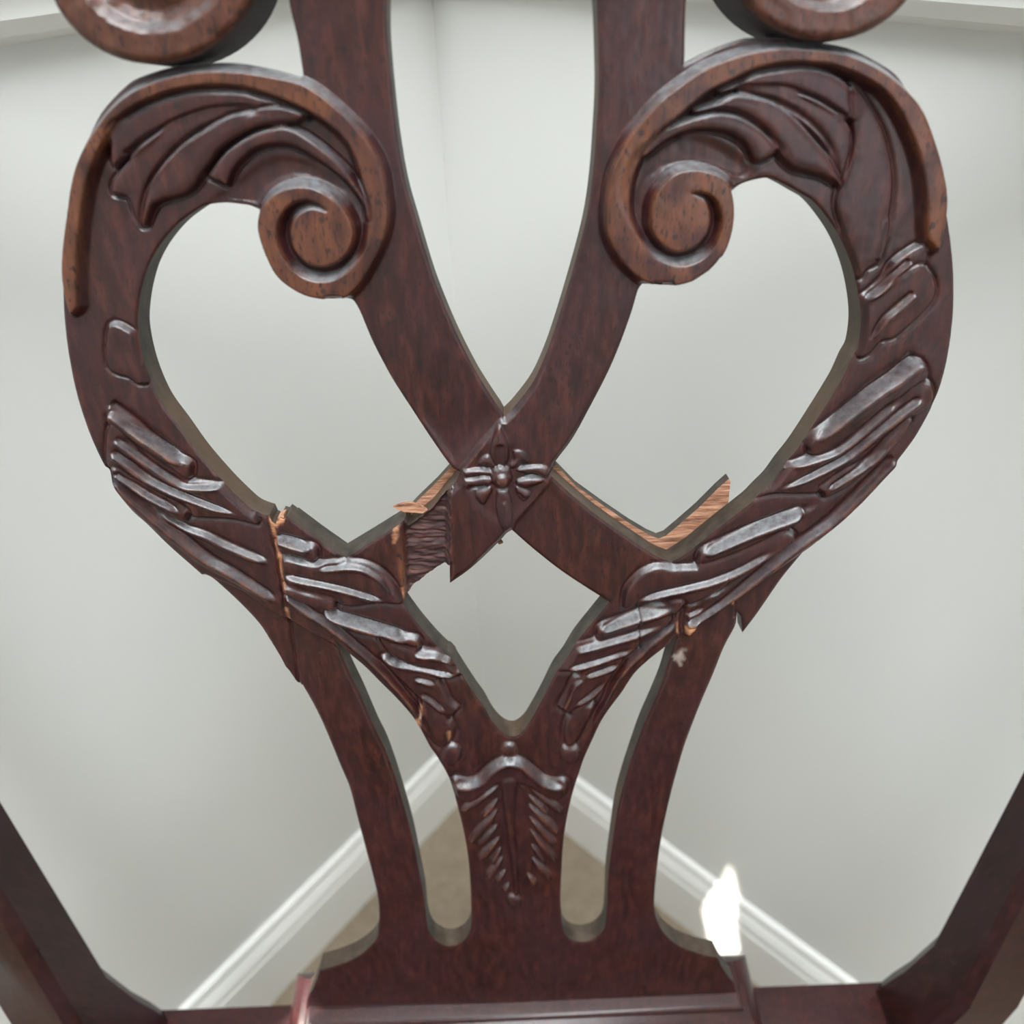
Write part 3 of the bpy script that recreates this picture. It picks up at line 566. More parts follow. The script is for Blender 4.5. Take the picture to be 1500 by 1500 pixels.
# right of the crack
stripe(zG((205, 335, 14), (290, 355, 22), (400, 388, 18)), 1.9, (0.1, 0.2))
leaf(zG((208, 362), (300, 375), (400, 393), (416, 412), (416, 452), (398, 468), (320, 442), (222, 418)), 1.9, SPRAY_L, 8)
leaf(zG((240, 470), (330, 480), (420, 492), (560, 478), (660, 482), (740, 512), (800, 560), (848, 620), (872, 695, 1), (780, 688), (700, 696), (620, 706), (540, 692), (500, 672), (400, 640), (250, 590)), 2.0, SPRAY_L, 9, text='long carved leaf with a curled tip beside the crack')
stripe(zG((430, 492, 10), (520, 482, 16), (600, 474, 18), (680, 484, 18), (750, 518, 16), (810, 570, 14), (850, 640, 10)), 1.2, (0.12, 0.12))
stripe(zG((240, 525, 14), (320, 545, 18), (400, 560, 18), (560, 592, 18), (700, 632, 16), (815, 668, 8)), 1.6, (0.1, 0.15))
leaf(zG((250, 620), (360, 648), (430, 664), (505, 685), (517, 702), (510, 737), (480, 738), (420, 718), (340, 690), (252, 650)), 2.1, SPRAY_L, 8)
stripe(zG((250, 650, 16), (320, 700, 20), (380, 740, 22), (480, 800, 22), (600, 890, 22), (750, 1018, 22), (870, 1145, 20), (980, 1282, 18), (1060, 1428, 10)), 1.9, (0.03, 0.12))
leaf(zG((470, 755), (600, 800), (750, 845), (900, 885), (975, 900), (990, 930), (975, 955), (860, 915), (750, 875), (600, 840)), 1.9, SPRAY_L, 8)
stripe(zG((450, 735, 14), (520, 755, 22), (600, 778, 26), (750, 820, 28), (860, 855, 26), (935, 885, 16)), 2.0, (0.08, 0.12))
leaf(zG((780, 900), (880, 935), (980, 965), (1080, 970), (1150, 992), (1195, 1030), (1220, 1085, 1), (1110, 1110), (1050, 1090), (900, 1030)), 1.8, SPRAY_L, 9)
stripe(zG((960, 955, 12), (1020, 960, 18), (1090, 964, 18), (1150, 988, 14), (1195, 1022, 8)), 1.5, (0.12, 0.12))
stripe(zG((800, 990, 10), (900, 1018, 16), (1000, 1040, 18), (1100, 1058, 16), (1195, 1075, 8)), 1.6, (0.15, 0.12))
leaf(zG((790, 1005), (900, 1050), (1000, 1088), (1080, 1118), (1122, 1180), (1150, 1240), (1195, 1278, 1), (1130, 1330), (1060, 1280), (980, 1200), (880, 1100)), 1.7, SPRAY_L, 9)
stripe(zG((1000, 1175, 12), (1060, 1215, 18), (1135, 1272, 10)), 1.6, (0.15, 0.2))
stripe(zG((960, 1090, 8), (1030, 1105, 14), (1085, 1125, 10)), 1.2, (0.2, 0.3))
leaf(zG((1010, 1245), (1080, 1310), (1150, 1350), (1172, 1400), (1155, 1450), (1110, 1480), (1060, 1430), (1010, 1340)), 1.6, SPRAY_L, 9)
stripe(zG((1000, 1300, 8), (1030, 1370, 12), (1062, 1430, 8)), 1.2, (0.15, 0.15))
bead_l = face(zI((355, 405), (370, 365), (410, 350), (455, 362), (472, 405), (450, 450), (405, 465), (365, 445)), 1.9, 12, 'round', name='bead', parent=SPRAY_L)
paint('raw', zI((215, 205), (240, 190), (255, 225), (245, 262), (225, 240)), 0.9, 2, False)
paint('raw', zI((245, 110), (260, 118), (256, 190), (242, 185)), 0.7, 2, False)
paint('raw', zI((398, 250), (412, 250), (416, 285), (402, 310)), 0.6, 2, False)
# the long crack across the left lobe: the left board stands proud of the right one
CRACK = zG((160, 215), (172, 265), (188, 340), (205, 420), (222, 500), (232, 570), (240, 640), (250, 720), (266, 790), (276, 860), (285, 950), (302, 1050), (322, 1165))
ca = np.array([p[:2] for p in CRACK])
cutp = np.concatenate([ca, [[520, 1020], [520, 760], [420, 750]]])
sl, d, gx, gy = sdf(cutp, 2)
dc = np.full(d.shape, 1e9)
for (ax, ay), (bx, by) in zip(ca[:-1], ca[1:]):
    t = np.clip(((gx - ax) * (bx - ax) + (gy - ay) * (by - ay)) / ((bx - ax) ** 2 + (by - ay) ** 2), 0, 1)
    dc = np.minimum(dc, np.hypot(gx - ax - t * (bx - ax), gy - ay - t * (by - ay)))
R.H[sl] -= np.where(d > 0, 1.0 * np.clip(dc / 3, 0, 1) * np.exp(-dc / 30) * sst((1000 - gy) / 60), 0).astype(np.float32)
for (k0, k1, val, wd, key) in ((0, 7, 1.0, 5.5, 'raw'), (7, 9, 0.6, 4, 'raw')):
    q = ca[k0:k1]; paint(key, np.concatenate([q + [-0.6, 0], (q + [wd, 1])[::-1]]), val, 2, False)
sl, d, s, r, t = path_field([(p[0], p[1], 2.2) for p in CRACK], 3); R.H[sl] -= 1.3 * np.exp(-(d / 2.0) ** 2)
for pts, w_, dep in ((zH((575, 480), (572, 540), (585, 600), (580, 680), (588, 790)), 1.2, 0.7), (zH((1065, 380), (1055, 470)), 0.9, 0.3), (zH((1128, 560), (1122, 640)), 1.2, 0.8)):
    sl, d, s, r, t = path_field([(p[0], p[1], 2) for p in pts], 3); R.H[sl] -= dep * np.exp(-(d / w_) ** 2)

# ------------------------------------------------------------------ palmette above the base
PAL = R.lab('palmette', None)
sl, d, _, _ = sdf(np.array([(664, 1150), (700, 1128), (746, 1090), (790, 1128), (830, 1150), (828, 1200), (815, 1290), (780, 1320), (752, 1336), (725, 1320), (685, 1275), (668, 1200)], float)); R.L[sl][d > 0] = PAL
leaf(zI((432, 552), (500, 560), (565, 545), (630, 488), (690, 448), (740, 438), (795, 448), (855, 492), (920, 542), (985, 560), (1042, 560), (1040, 610), (1010, 645), (970, 645), (900, 608), (830, 568), (770, 552), (700, 552), (640, 572), (575, 628), (510, 660), (460, 640), (438, 600)), 2.0, PAL, 12, name='palmette_cap')
stripe(zI((425, 540, 14), (500, 552, 20), (570, 532, 22), (630, 474, 22), (690, 432, 20), (740, 422, 20), (800, 432, 20), (860, 480, 22), (920, 530, 22), (985, 552, 20), (1045, 552, 14)), 1.4, (0.06, 0.06))
for t0, t1, r in (((672, 590), (480, 720), 30), ((672, 660), (592, 752), 22), ((668, 720), (525, 890), 34), ((672, 800), (568, 905), 24), ((680, 870), (570, 990), 30), ((688, 930), (640, 1010), 22), ((698, 980), (615, 1090), 30), ((715, 1050), (665, 1110), 22), ((735, 1120), (705, 1165), 22),
                  ((842, 588), (1020, 722), 28), ((842, 640), (945, 730), 20), ((842, 690), (1000, 838), 32), ((848, 760), (985, 905), 30), ((852, 830), (988, 995), 30), ((858, 910), (930, 1000), 24), ((862, 985), (960, 1095), 30), ((835, 1070), (880, 1130), 24)):
    dx, dy = t1[0] - t0[0], t1[1] - t0[1]; l = math.hypot(dx, dy); nx, ny = -dy / l, dx / l; b = 0.5 if dx < 0 else -0.5
    q = lambda u, v: (t0[0] + dx * u + nx * v, t0[1] + dy * u + ny * v)
    leaf(zI(q(0, -3), q(0.35, -r * 0.6), q(0.75, -r * 0.75), q(1.0, -r * 0.35), q(1.03, r * 0.3), q(0.8, r * 0.7), q(0.4, r * 0.55), q(0, 3)), 2.2, PAL, 7, name='leaflet', mode='max', base=0, prof='round')
    R.names[-1] = ('leaflet', PAL, None)
leaf(zI((690, 535), (770, 530), (775, 620), (768, 720), (770, 850), (782, 1000), (786, 1120), (780, 1195), (768, 1195), (755, 1100), (742, 1000), (725, 880), (708, 740), (695, 620)), 2.8, PAL, 10, name='midrib', prof='round', mode='max', base=0)
face(zI((690, 392), (705, 355), (738, 345), (768, 358), (780, 395), (765, 425), (735, 434), (705, 422)), 2.1, 12, 'round', name='bead', parent=PAL, base=0)
face(zI((722, 1208), (735, 1182), (765, 1180), (800, 1200), (802, 1228), (765, 1242), (735, 1235)), 1.9, 10, 'round', name='bead', parent=PAL, base=0)

# ------------------------------------------------------------------ rosette on the crossing
ROS = R.lab('rosette', None)
LB = 2.2
face([(740, 640), (706, 650), (676, 692), (690, 735), (725, 765), (757, 757), (797, 713), (790, 680), (765, 655)], 1.5, 14, 'soft', smooth=True, lifted=False)
sl, d, _, _ = sdf(np.array([(738, 628), (722, 650), (680, 690), (682, 712), (696, 736), (718, 745), (722, 770), (740, 782), (752, 765), (757, 745), (775, 730), (800, 705), (806, 692), (780, 678), (773, 660), (752, 655)], float)); R.L[sl][d > 0] = ROS
def petal(pts, h, w=14, hollow=None):
    face(zM(*pts), h, w, 'round', name='petal', parent=ROS)
    if hollow: ridge(zM(*hollow[0]), hollow[1], (0.15, 0.15))
petal(((455, 612), (475, 560), (520, 522), (570, 515), (610, 560), (640, 640), (580, 650), (500, 640)), 2.9, 12, (((480, 610, 22), (540, 580, 30), (600, 620, 24)), -0.7))
petal(((835, 470), (890, 452), (950, 470), (995, 520), (1005, 585), (950, 605), (890, 640), (815, 665), (800, 620), (850, 560)), 3.0, 14, (((940, 600, 24), (900, 540, 26)), -0.7))
petal(((425, 955), (470, 900), (530, 872), (595, 860), (605, 915), (565, 990), (535, 1050), (505, 1062), (455, 1022)), 3.1, 14)
petal(((870, 850), (950, 888), (1025, 935), (1005, 985), (955, 1022), (905, 985), (870, 920)), 2.9, 12, (((890, 880, 18), (960, 960, 24)), -0.6))
petal(((248, 705), (330, 678), (450, 668), (560, 688), (620, 730), (480, 738), (350, 752), (262, 735)), 3.5, 14)
petal(((298, 785), (400, 772), (520, 748), (610, 780), (580, 850), (450, 872), (350, 892), (305, 855)), 3.1, 12, (((330, 820, 26), (440, 820, 30), (560, 800, 22)), -1.3))
petal(((870, 690), (1000, 640), (1130, 628), (1222, 655), (1243, 720), (1200, 772), (1080, 722), (960, 712)), 3.5, 14, (((1190, 735, 22), (1080, 700, 24), (950, 705, 16)), -0.6))
petal(((880, 795), (1020, 757), (1160, 768), (1182, 800), (1100, 842), (980, 872), (880, 845)), 3.2, 12)
petal(((683, 200), (622, 305), (585, 400), (585, 520), (630, 610), (690, 670), (765, 615), (792, 520), (782, 400), (745, 290)), 3.6, 16, (((690, 330, 20), (688, 400, 44), (690, 480, 52), (690, 560, 40), (690, 620, 22)), -1.5))
petal(((655, 920), (645, 1090), (685, 1262), (745, 1362), (808, 1325), (836, 1200), (832, 1050), (795, 920), (730, 890)), 3.6, 18, (((735, 950, 26), (745, 1120, 30), (755, 1260, 22)), 0.7))
face(zM((590, 760), (610, 690), (670, 648), (740, 645), (800, 680), (830, 745), (815, 820), (760, 880), (690, 888), (625, 845)), 3.9, 14, 'round', name='boss', parent=ROS)
face(zM((645, 810), (660, 760), (710, 738), (765, 752), (790, 800), (775, 850), (720, 872), (670, 855)), 5.2, 11, 'round')

for s_ in STRIPES: cut_stripe(*s_)
# worn edges and hand-tool unevenness
R.H += 0.018 * blotch(9, 9) + 0.03 * blotch(31, 31)
R.H += R.A['torn'] * (0.20 * blotch(41, 3) + 0.22 * blotch(11, 2) + 0.2 * blotch(23, 9))
R.A['scrape'] *= np.clip(0.45 + 0.7 * blotch(6, 6), 0, 1)
R.A['warm'] *= np.clip(0.75 + 0.35 * blotch(21, 35), 0.15, 1)
wear = np.clip((R.H - boxblur(boxblur(R.H, 13, 13), 13, 13)) * 0.9 - 0.25, 0, 0.8) * np.clip(0.3 + 0.7 * blotch(15, 15), 0, 1)
R.A['warm'] = np.maximum(R.A['warm'], wear.astype(np.float32))
# ------------------------------------------------------------------ board -> meshes
def sample(A, p):
    x = np.clip(p[:, 0] - X0, 0, SH[1] - 1.01); y = np.clip(p[:, 1] - Y0, 0, SH[0] - 1.01)
    i, j = x.astype(int), y.astype(int); fx, fy = x - i, y - j
    return (A[j, i] * (1 - fx) * (1 - fy) + A[j, i + 1] * fx * (1 - fy) + A[j + 1, i] * (1 - fx) * fy + A[j + 1, i + 1] * fx * fy)
def resample(P, step):
    out = []
    for a, b in zip(P, np.roll(P, -1, 0)):
        n = max(1, int(round(np.linalg.norm(b - a) / step)))
        out += [a + (b - a) * k / n for k in range(n)]
    return np.array(out)
def inside(pts, polys):
    o = np.argsort(pts[:, 1]); q = pts[o]; par = np.zeros(len(q), bool); ys = q[:, 1]
    for P in polys:
        for (ax, ay), (bx, by) in zip(P, np.roll(P, -1, 0)):
            if ay == by: continue
            lo, hi = (ay, by) if ay < by else (by, ay)
            i, j = np.searchsorted(ys, lo, 'left'), np.searchsorted(ys, hi, 'left')
            if j > i:
                x = ax + (ys[i:j] - ay) * (bx - ax) / (by - ay); par[i:j] ^= q[i:j, 0] < x
    res = np.empty(len(pts), bool); res[o] = par; return res
def relief(polys, Fd, thick, root, step_flat=5.0, step_fine=1.7, edge_round=0.5, side=None, plane=0.0, lift_edges=True):
    polys = [resample(P, 2.2) for P in polys]
    # distance to the outline, for the rounded arris
    D = np.full(SH, 99.0, np.float32); DH = D
    for ip, P in enumerate(polys):
        if ip == 1: DO = D.copy(); D[:] = 99.0
        for a, b in zip(P, np.roll(P, -1, 0)):
            sl, gx, gy = window(np.array([a, b]), 9)
            if gx.size == 0: continue
            e = b - a; l = e @ e + 1e-9
            t = np.clip(((gx - a[0]) * e[0] + (gy - a[1]) * e[1]) / l, 0, 1)
            D[sl] = np.minimum(D[sl], np.hypot(gx - a[0] - t * e[0], gy - a[1] - t * e[1]))
    H = Fd.H
    if len(polys) > 1:
        keep = np.maximum(sst(D / 9.0), np.clip(np.maximum(Fd.A['warm'], Fd.A['torn']) * 2, 0, 1)); H = np.where(H > 0, H * keep, H * (0.5 + 0.5 * keep)); D = np.minimum(D, DO)
    H = H - edge_round * np.exp(-(D / 2.2) ** 2)
    gy_, gx_ = np.gradient(boxblur(H, 3, 3)); G = np.hypot(gx_, gy_); Gm = boxblur(G, 5, 5)
    lo = np.maximum(np.min([P.min(0) for P in polys], 0), [X0, Y0]); hi = np.minimum(np.max([P.max(0) for P in polys], 0), [X1 - 2, Y1 - 2])
    def hexgrid(s):
        xs = np.arange(lo[0], hi[0], s); ys = np.arange(lo[1], hi[1], s * 0.866); g = np.stack(np.meshgrid(xs, ys), -1); g[1::2, :, 0] += s / 2
        g = g.reshape(-1, 2); return g + RNG.uniform(-0.12, 0.12, g.shape) * s
    f = hexgrid(step_fine); f = f[(sample(Gm, f) > 0.055) & (sample(D, f) > 0.9)]
    c = hexgrid(step_flat); c = c[(sample(Gm, c) <= 0.055) & (sample(D, c) > 1.5)]
    fl = [inside(x, polys) for x in (f, c)]
    inner = np.concatenate([f[fl[0]], c[fl[1]]])
    # silhouette points that stand proud are placed so that they keep the outline they were measured at
    adj = []
    for P in polys:
        h = sample(Fd.H, P) * (sample(Fd.A['warm'], P) > 0.5); h = np.mean([np.roll(h, k) for k in range(-3, 4)], 0); adj.append(lift_each(P, h) if lift_edges and P is not polys[0] else P)
    pts = np.concatenate(adj + [inner]); edges = []; k = 0
    for P in polys:
        n = len(P); edges += [(k + i, k + (i + 1) % n) for i in range(n)]; k += n
    res = delaunay_2d_cdt([Vector(p) for p in pts], edges, [], 0, 1e-4, False)
    q = np.array([tuple(v) for v in res[0]]); tri = np.array([t for t in res[2] if len(t) == 3], dtype=np.int64)
    cen = q[tri].mean(1); tri = tri[inside(cen, adj)]
    a, b, c_ = q[tri[:, 0]], q[tri[:, 1]], q[tri[:, 2]]
    ar = (b[:, 0] - a[:, 0]) * (c_[:, 1] - a[:, 1]) - (b[:, 1] - a[:, 1]) * (c_[:, 0] - a[:, 0])
    tri[ar > 0] = tri[ar > 0][:, ::-1]      # image y runs down: make normals point forward
    h = sample(H, q) / 1000 + plane
    base = on_plane(q, 0.0)
    # foot on the carved plane, then out along the normal
    Vv = base + N * h[:, None]
    nt = np.cross(Vv[tri[:, 1]] - Vv[tri[:, 0]], Vv[tri[:, 2]] - Vv[tri[:, 0]])
    if (nt @ N).mean() < 0: tri = tri[:, ::-1]; nt = -nt
    nv = np.zeros_like(Vv)
    for i in range(3):
        for ax in range(3): nv[:, ax] += np.bincount(tri[:, i], nt[:, ax], len(Vv))
    nv /= np.linalg.norm(nv, axis=1)[:, None] + 1e-20
    cen = q[tri].mean(1)
    lab = Fd.L[np.clip(np.round(cen[:, 1]) - Y0, 0, SH[0] - 1).astype(int), np.clip(np.round(cen[:, 0]) - X0, 0, SH[1] - 1).astype(int)].astype(int)
    # side walls
    e = np.concatenate([tri[:, [0, 1]], tri[:, [1, 2]], tri[:, [2, 0]]]); el = np.concatenate([lab] * 3)
    key = np.minimum(e[:, 0], e[:, 1]) * len(q) + np.maximum(e[:, 0], e[:, 1])
    u, inv, cnt = np.unique(key, return_inverse=True, return_counts=True); bd = cnt[inv] == 1
    be, bl = e[bd], el[bd]
    n_out = len(polys[0])
    Bk = base - N * (thick - plane)
    wn = np.zeros_like(Vv)
    dn = np.cross(N, Vv[be[:, 1]] - Vv[be[:, 0]]); dn = -dn / (np.linalg.norm(dn, axis=1)[:, None] + 1e-12)
    for i in range(2):
        for ax in range(3): wn[:, ax] += np.bincount(be[:, i], dn[:, ax], len(Vv))
    wn /= np.linalg.norm(wn, axis=1)[:, None] + 1e-20
    # back face
    rb = delaunay_2d_cdt([Vector(p) for P in adj for p in P], edges, [], 0, 1e-4, False)
    qb = np.array([tuple(v) for v in rb[0]]); tb = np.array([t for t in rb[2] if len(t) == 3], dtype=np.int64)
    tb = tb[inside(qb[tb].mean(1), adj)]; Vb = on_plane(qb, 0.0) - N * (thick - plane)
    nb = np.cross(Vb[tb[:, 1]] - Vb[tb[:, 0]], Vb[tb[:, 2]] - Vb[tb[:, 0]]); fl = (nb @ N) > 0; tb[fl] = tb[fl][:, ::-1]
    at = {k: sample(v, q) for k, v in Fd.A.items()}
    objs = {}; present = sorted(set(lab.tolist()))
    size = {l: int((lab == l).sum()) for l in present}
    main = Fd.main if hasattr(Fd, 'main') else 0
    order = sorted(present, key=lambda l: (Fd.names[l][1] is not None, l))
    for l in order:
        T = tri[lab == l]; E_ = be[bl == l]
        used = np.unique(T); mp = np.full(len(q), -1); mp[used] = np.arange(len(used))
        vs = [Vv[used]]; ns = [nv[used]]; fs = [mp[T]]; fm = [np.zeros(len(T), int)]; n0 = len(used); aa = {k: [v[used]] for k, v in at.items()}
        if len(E_):
            uw = np.unique(E_); mw = np.full(len(q), -1); mw[uw] = np.arange(len(uw)); m_ = len(uw)
            vs += [Vv[uw], Bk[uw]]; ns += [wn[uw], wn[uw]]
            for k in aa: aa[k] += [at[k][uw], at[k][uw]]
            i, j = mw[E_[:, 0]] + n0, mw[E_[:, 1]] + n0
            fs += [np.stack([j, i, i + m_], -1), np.stack([j, i + m_, j + m_], -1)]; fm += [np.tile(np.where((E_[:, 0] < n_out) & (E_[:, 1] < n_out) & (side is None) & (q[E_].mean(1)[:, 1] < 1325), 0, 1), 2)]; n0 += 2 * m_
        if l == main:
            vs.append(Vb); ns.append(np.repeat(-N[None], len(Vb), 0)); fs.append(tb + n0); fm.append(np.full(len(tb), 1))
            for k in aa: aa[k].append(np.zeros(len(Vb)))
        nm = Fd.names[l]; par = root if nm[1] is None or nm[1] not in objs else objs[nm[1]]
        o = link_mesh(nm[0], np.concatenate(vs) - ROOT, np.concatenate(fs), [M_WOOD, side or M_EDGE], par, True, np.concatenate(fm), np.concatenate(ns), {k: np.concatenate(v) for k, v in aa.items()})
        if len(nm) > 2 and nm[2]: o['label'] = nm[2]
        objs[l] = o
    return objs, len(tri)
def lift_each(P, h):
    hm = h / 1000; d = on_plane(P, hm) - N * hm[:, None]; return to_px(d)

# ------------------------------------------------------------------ the chair
chair = bpy.data.objects.new('side_chair', None); COL.objects.link(chair); chair.location = ROOT
chair['label'] = 'broken dark mahogany chair with carved pierced back standing in the pale room corner'; chair['category'] = 'chair'
T_BOARD = 0.0092
POLYS = [spl(p, True, 5) for p in (OUTER, HOLE_A, HOLE_B, HOLE_C, HOLE_D, HOLE_E, HOLE_F)]
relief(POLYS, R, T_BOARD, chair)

def prism(name, pts, h_front, thick, mats, parent, smooth=False, sub=4, fm=None, label=None):
    """a flat chip of wood: outline measured on the plane h_front behind the face"""
    P = spl(pts, True, sub) if smooth else np.array([p[:2] for p in pts], float)
    a = on_plane(P, h_front); b = a - N * thick; bm = bmesh.new()
    A = [bm.verts.new(tuple(p - ROOT)) for p in a]; B = [bm.verts.new(tuple(p - ROOT)) for p in b]; n = len(A)
    f = bm.faces.new(A); g = bm.faces.new(B[::-1])
    for i in range(n):
        w = bm.faces.new((A[i], A[(i + 1) % n], B[(i + 1) % n], B[i]))
        w.material_index = 1 if len(mats) > 1 else 0
    bmesh.ops.triangulate(bm, faces=[f, g])
    o = bm_obj(name, bm, mats, parent, smooth=False)
    if label: o['label'] = label
    return o
# the rear lamination, shifted upwards: its torn raw face shows above the front edge
RAW_R = [(806, 690), (814, 681), (843, 711), (883, 740), (923, 767), (950, 783), (964, 789), (975, 785), (993, 770), (1023, 744), (1052, 715), (1068, 701), (1070, 706), (1067, 735), (1060, 752), (1040, 775), (1020, 795), (990, 820), (966, 818), (940, 806), (900, 780), (860, 752), (825, 722)]
prism('rear_lamination', RAW_R, -T_BOARD - 0.0001, 0.004, [M_RAW, M_EDGE], chair, label='pale raw torn wood behind the right lower strap')
RAW_L = [(661, 683), (640, 706), (612, 733), (594, 752), (586, 762), (600, 778), (630, 756), (655, 730), (676, 705), (680, 690)]
prism('rear_lamination', RAW_L, -T_BOARD - 0.0001, 0.004, [M_RAW, M_EDGE], chair, label='pale raw torn wood behind the left lower strap')
RAW_V = [(434, 750), (470, 777), (507, 803), (547, 779), (592, 751), (597, 765), (550, 800), (507, 830), (455, 800)]
prism('rear_lamination', RAW_V, -T_BOARD - 0.0001, 0.0035, [M_EDGE, M_EDGE], chair, label='dark rear layer with a pointed splinter end')
# splinters
SPL = zG((845, 160), (905, 140), (950, 138), (1000, 155), (1035, 178), (1010, 195), (950, 190), (905, 188))
prism('splinter', SPL, -0.002, 0.0012, [M_RAW], chair, label='pale splinter sticking out at the torn left strap')
SPL2 = zG((1410, 345), (1440, 342), (1452, 358), (1430, 366))
prism('splinter', SPL2, -0.006, 0.001, [M_RAW], chair, label='tiny pale splinter under the rosette')
SPL3 = zG((198, 262), (215, 215), (245, 203), (250, 235), (243, 255), (232, 262), (238, 275), (215, 284))
prism('splinter', SPL3, -0.0012, 0.004, [M_RAW], chair, label='orange torn fibres at the top of the crack')

# scrolls above the heart lobes: thicker pieces standing behind the rims
def crest_scroll(cx, cy, r, sgn):
    f = Fields(); f.names = [('crest_scroll', None)]; f.main = 0
    gy, gx = np.mgrid[Y0:Y1, X0:X1].astype(np.float32)
    a = np.arctan2(gy - cy, sgn * (gx - cx)); rr = np.hypot(gx - cx, gy - cy) / r
    prof = np.interp(rr, [0, 0.30, 0.36, 0.50, 0.62, 0.70, 0.74, 0.93, 1.0], [2.5, 2.5, 0.5, -0.8, 0.2, 1.8, 2.4, 2.2, 1.2])
    f.H = prof.astype(np.float32) + 0.1 * blotch(15, 15); f.A['warm'][:] = 0.55
    t = np.linspace(0, 2 * math.pi, 64, endpoint=False)
    P = np.stack([cx + r * np.cos(t), cy + r * np.sin(t)], -1); P = P[::1]
    return f, P
for cx, cy, r, sgn in ((236, -62, 157, 1), (1196, -88, 150, -1)):
    f, P = crest_scroll(cx, cy, r, sgn); relief([P], f, 0.019, chair, 5.0, 2.4, 0.8, side=M_MATTE, plane=0.004)

def pl(a, b, d=0.0): return C0 + U * a + V * b + N * d     # metres across, up and in front of the back's plane
# crest rail joining straps, scrolls and posts
t_ = np.linspace(-1, 1, 41); rings = []
for x in t_:
    a = 0.265 * x; top = 0.228 + 0.022 * math.cos(math.pi * x) + 0.010 * math.cos(2.0 * math.pi * x); bot = 0.158 + 0.004 * math.cos(math.pi * x)
    rings.append([pl(a, bot, -0.004), pl(a, bot, -0.016), pl(a, top - 0.006, -0.018), pl(a, top, -0.010), pl(a, top - 0.005, 0.002), pl(a, (top + bot) / 2, 0.006)])
bm_obj('crest_rail', loft_bm([[p - ROOT for p in r] for r in rings]), M_FRAME, chair)

# shoe: moulded block that holds the foot of the splat
Pl_, Pr_ = on_plane([(448, 1473)])[0], on_plane([(1080, 1463)])[0]
zb = (Pl_[2] + Pr_[2]) / 2
mid = (Pl_ + Pr_) / 2; hw = np.linalg.norm((Pr_ - Pl_)[:2]) / 2
DF = np.array([-U[1], U[0], 0]) * -1; DF /= np.linalg.norm(DF)      # horizontal, towards the sitter
UH = np.array([U[0], U[1], 0]); UH /= np.linalg.norm(UH)
def ring(hx, fr, bk, z): return [mid + UH * sx * hx + DF * dy + np.array([0, 0, z - mid[2]]) - ROOT for sx, dy in ((-1, -bk), (-1, fr), (1, fr), (1, -bk))]
shoe = bm_obj('shoe', loft_bm([ring(hw + .0175, .030, .028, zb - .046), ring(hw + .0175, .030, .028, zb - .038), ring(hw + .0160, .0275, .0265, zb - .030), ring(hw + .0140, .024, .0245, zb - .021), ring(hw + .0115, .0195, .0215, zb - .0135), ring(hw + .0085, .015, .019, zb - .0085), ring(hw + .0045, .0100, .0165, zb - .0048)]), M_FRAME, chair, angle=50)
bmz = loft_bm([ring(hw + .0005, .0062, .0150, zb - .0050), ring(hw + .0010, .0072, .0155, zb - .0036), ring(hw + .0010, .0074, .0155, zb - .0014), ring(hw + .0002, .0066, .0148, zb - .0002), ring(hw - .0020, .0050, .0140, zb)])
bm_obj('bead_moulding', bmz, M_FRAME, shoe, angle=60)

# rear rail
ZR = zb - .045
ra, rb_ = on_level((237, 1478), ZR), on_level((1291, 1437), ZR)
e = rb_ - ra; e /= np.linalg.norm(e); e3 = np.array([e[0], e[1], 0]); dfr = np.array([e[1], -e[0], 0])
HWR = np.linalg.norm(rb_ - ra) / 2; rm = (ra + rb_) / 2
def bar(name, p, q, along_w, w, z0, z1, m, parent, bv=0.002):
    """bar between p and q (plan points), w thick towards along_w, from z0 to z1"""
    p, q = np.array(p, float), np.array(q, float); pts = [p, q, q + along_w * w, p + along_w * w]
    bm = loft_bm([[np.array([x[0], x[1], z]) - ROOT for x in pts] for z in (z0, z1)]); bevel(bm, bv); return bm_obj(name, bm, m, parent)
bar('rear_rail', ra - e3 * 0.01, rb_ + e3 * 0.01, dfr, 0.036, ZR - 0.07, ZR, M_FRAME, chair)
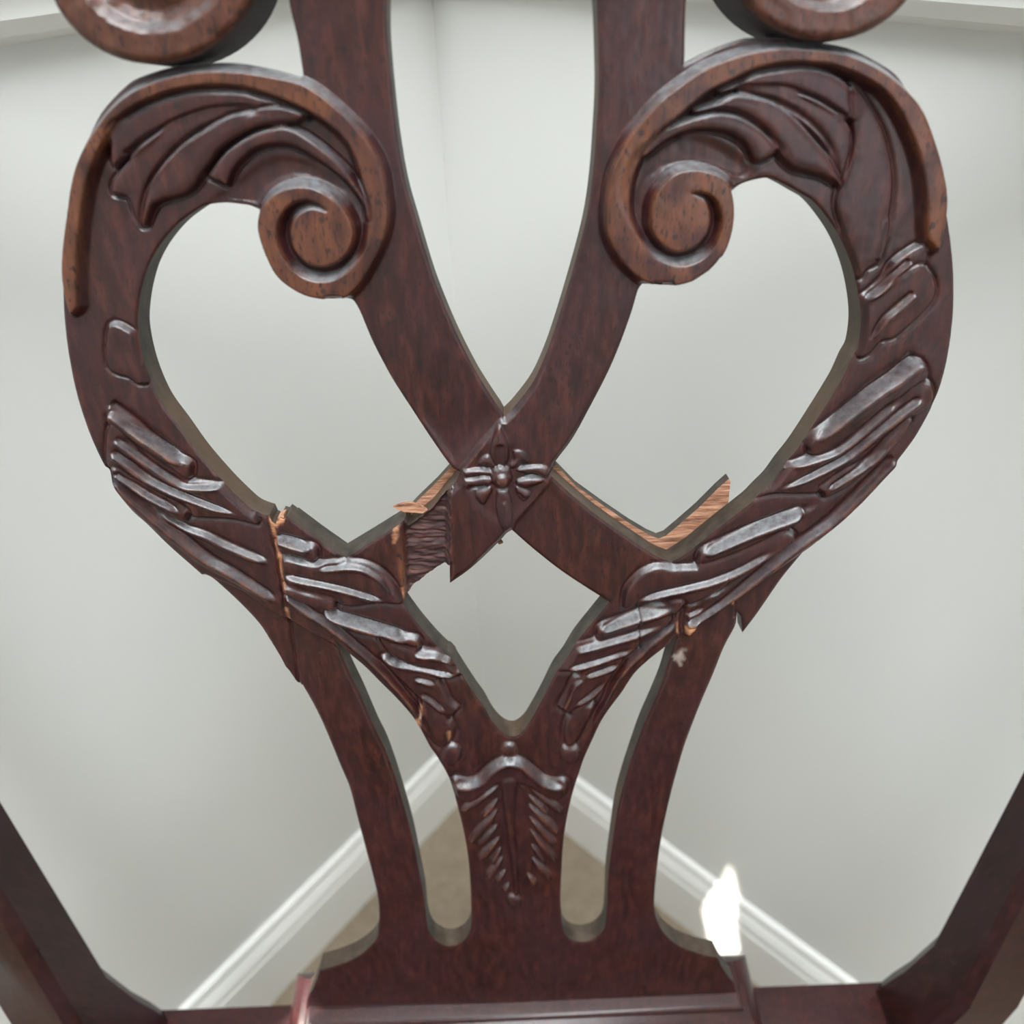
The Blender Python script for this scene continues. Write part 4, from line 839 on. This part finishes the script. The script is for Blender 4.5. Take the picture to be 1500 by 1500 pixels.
# posts: from the floor, through the rail, up beside the splat to the crest
for s in (-1, 1):
    base = rm + e3 * s * HWR
    rings = []
    for z, out, back, w, dth in ((0.0, 0.012, 0.075, 0.030, 0.030), (0.12, 0.008, 0.050, 0.031, 0.032), (0.28, 0.003, 0.018, 0.034, 0.036), (ZR - 0.06, 0.0, 0.0, 0.037, 0.038), (ZR, -0.005, 0.0, 0.041, 0.038), (ZR + 0.010, -0.002, 0.001, 0.041, 0.037), (ZR + 0.025, 0.004, 0.002, 0.038, 0.036), (ZR + 0.05, 0.013, 0.006, 0.034, 0.034),
                                  (0.60, 0.029, None, 0.033, 0.030), (0.70, 0.036, None, 0.033, 0.026), (0.80, 0.041, None, 0.033, 0.023), (0.90, 0.045, None, 0.033, 0.020), (0.955, 0.046, None, 0.034, 0.018)):
        p = base.copy(); p[2] = z
        if back is None: back = (z - ZR) * math.tan(RHO) * 0.97 + 0.004
        c = p + e3 * s * out - dfr * back
        q = [c, c + e3 * s * w, c + e3 * s * w + dfr * dth, c + dfr * dth]
        if s < 0: q = q[::-1]
        cc = sum(q) / 4; rr = []
        for i in range(4):      # rounded corners
            a_, b_, d_ = q[i - 1], q[i], q[(i + 1) % 4]
            rr += [b_ + (a_ - b_) * 0.14, b_ + (d_ - b_) * 0.14]
        rings.append([x - ROOT for x in rr])
    bm_obj('back_post', loft_bm(rings), M_DARK, chair, angle=40)
# seat frame, seat and front legs (below the picture)
FRONT = 0.40
fl_, fr_ = rm - e3 * (HWR + 0.05) + dfr * FRONT, rm + e3 * (HWR + 0.05) + dfr * FRONT
sl_, sr_ = rm - e3 * (HWR + 0.005) + dfr * 0.03, rm + e3 * (HWR + 0.005) + dfr * 0.03
bar('side_rail', sl_, fl_, e3, 0.028, ZR - 0.07, ZR - 0.004, M_FRAME, chair)
bar('side_rail', sr_, fr_, -e3, 0.028, ZR - 0.07, ZR - 0.004, M_FRAME, chair)
bar('front_rail', fl_, fr_, -dfr, 0.028, ZR - 0.07, ZR - 0.004, M_FRAME, chair)
q0 = [sl_ + e3 * 0.03 + dfr * 0.015, sr_ - e3 * 0.03 + dfr * 0.015, fr_ - e3 * 0.032 - dfr * 0.03, fl_ + e3 * 0.032 - dfr * 0.03]; cq = sum(q0) / 4
bm = loft_bm([[(cq + (p - cq) * k) * [1, 1, 0] + [0, 0, z] - ROOT for p in q0] for k, z in ((1.0, ZR - 0.03), (1.0, ZR + 0.004), (0.97, ZR + 0.013), (0.85, ZR + 0.022), (0.6, ZR + 0.027), (0.3, ZR + 0.029))]); bevel(bm, 0.004)
bm_obj('seat', bm, M_SEAT, chair, angle=60)
for p, s in ((fl_, 1), (fr_, -1)):
    rings = []
    for z, k in ((0, 0.036), (0.05, 0.036), (0.3, 0.040), (ZR - 0.02, 0.042)):
        c = p + e3 * s * 0.021 - dfr * 0.021
        rings.append([np.array([*(c + e3 * a * k / 2 + dfr * b * k / 2)[:2], z]) - ROOT for a, b in ((-1, -1), (1, -1), (1, 1), (-1, 1))])
    bm = loft_bm(rings); bevel(bm, 0.003); bm_obj('front_leg', bm, M_FRAME, chair)
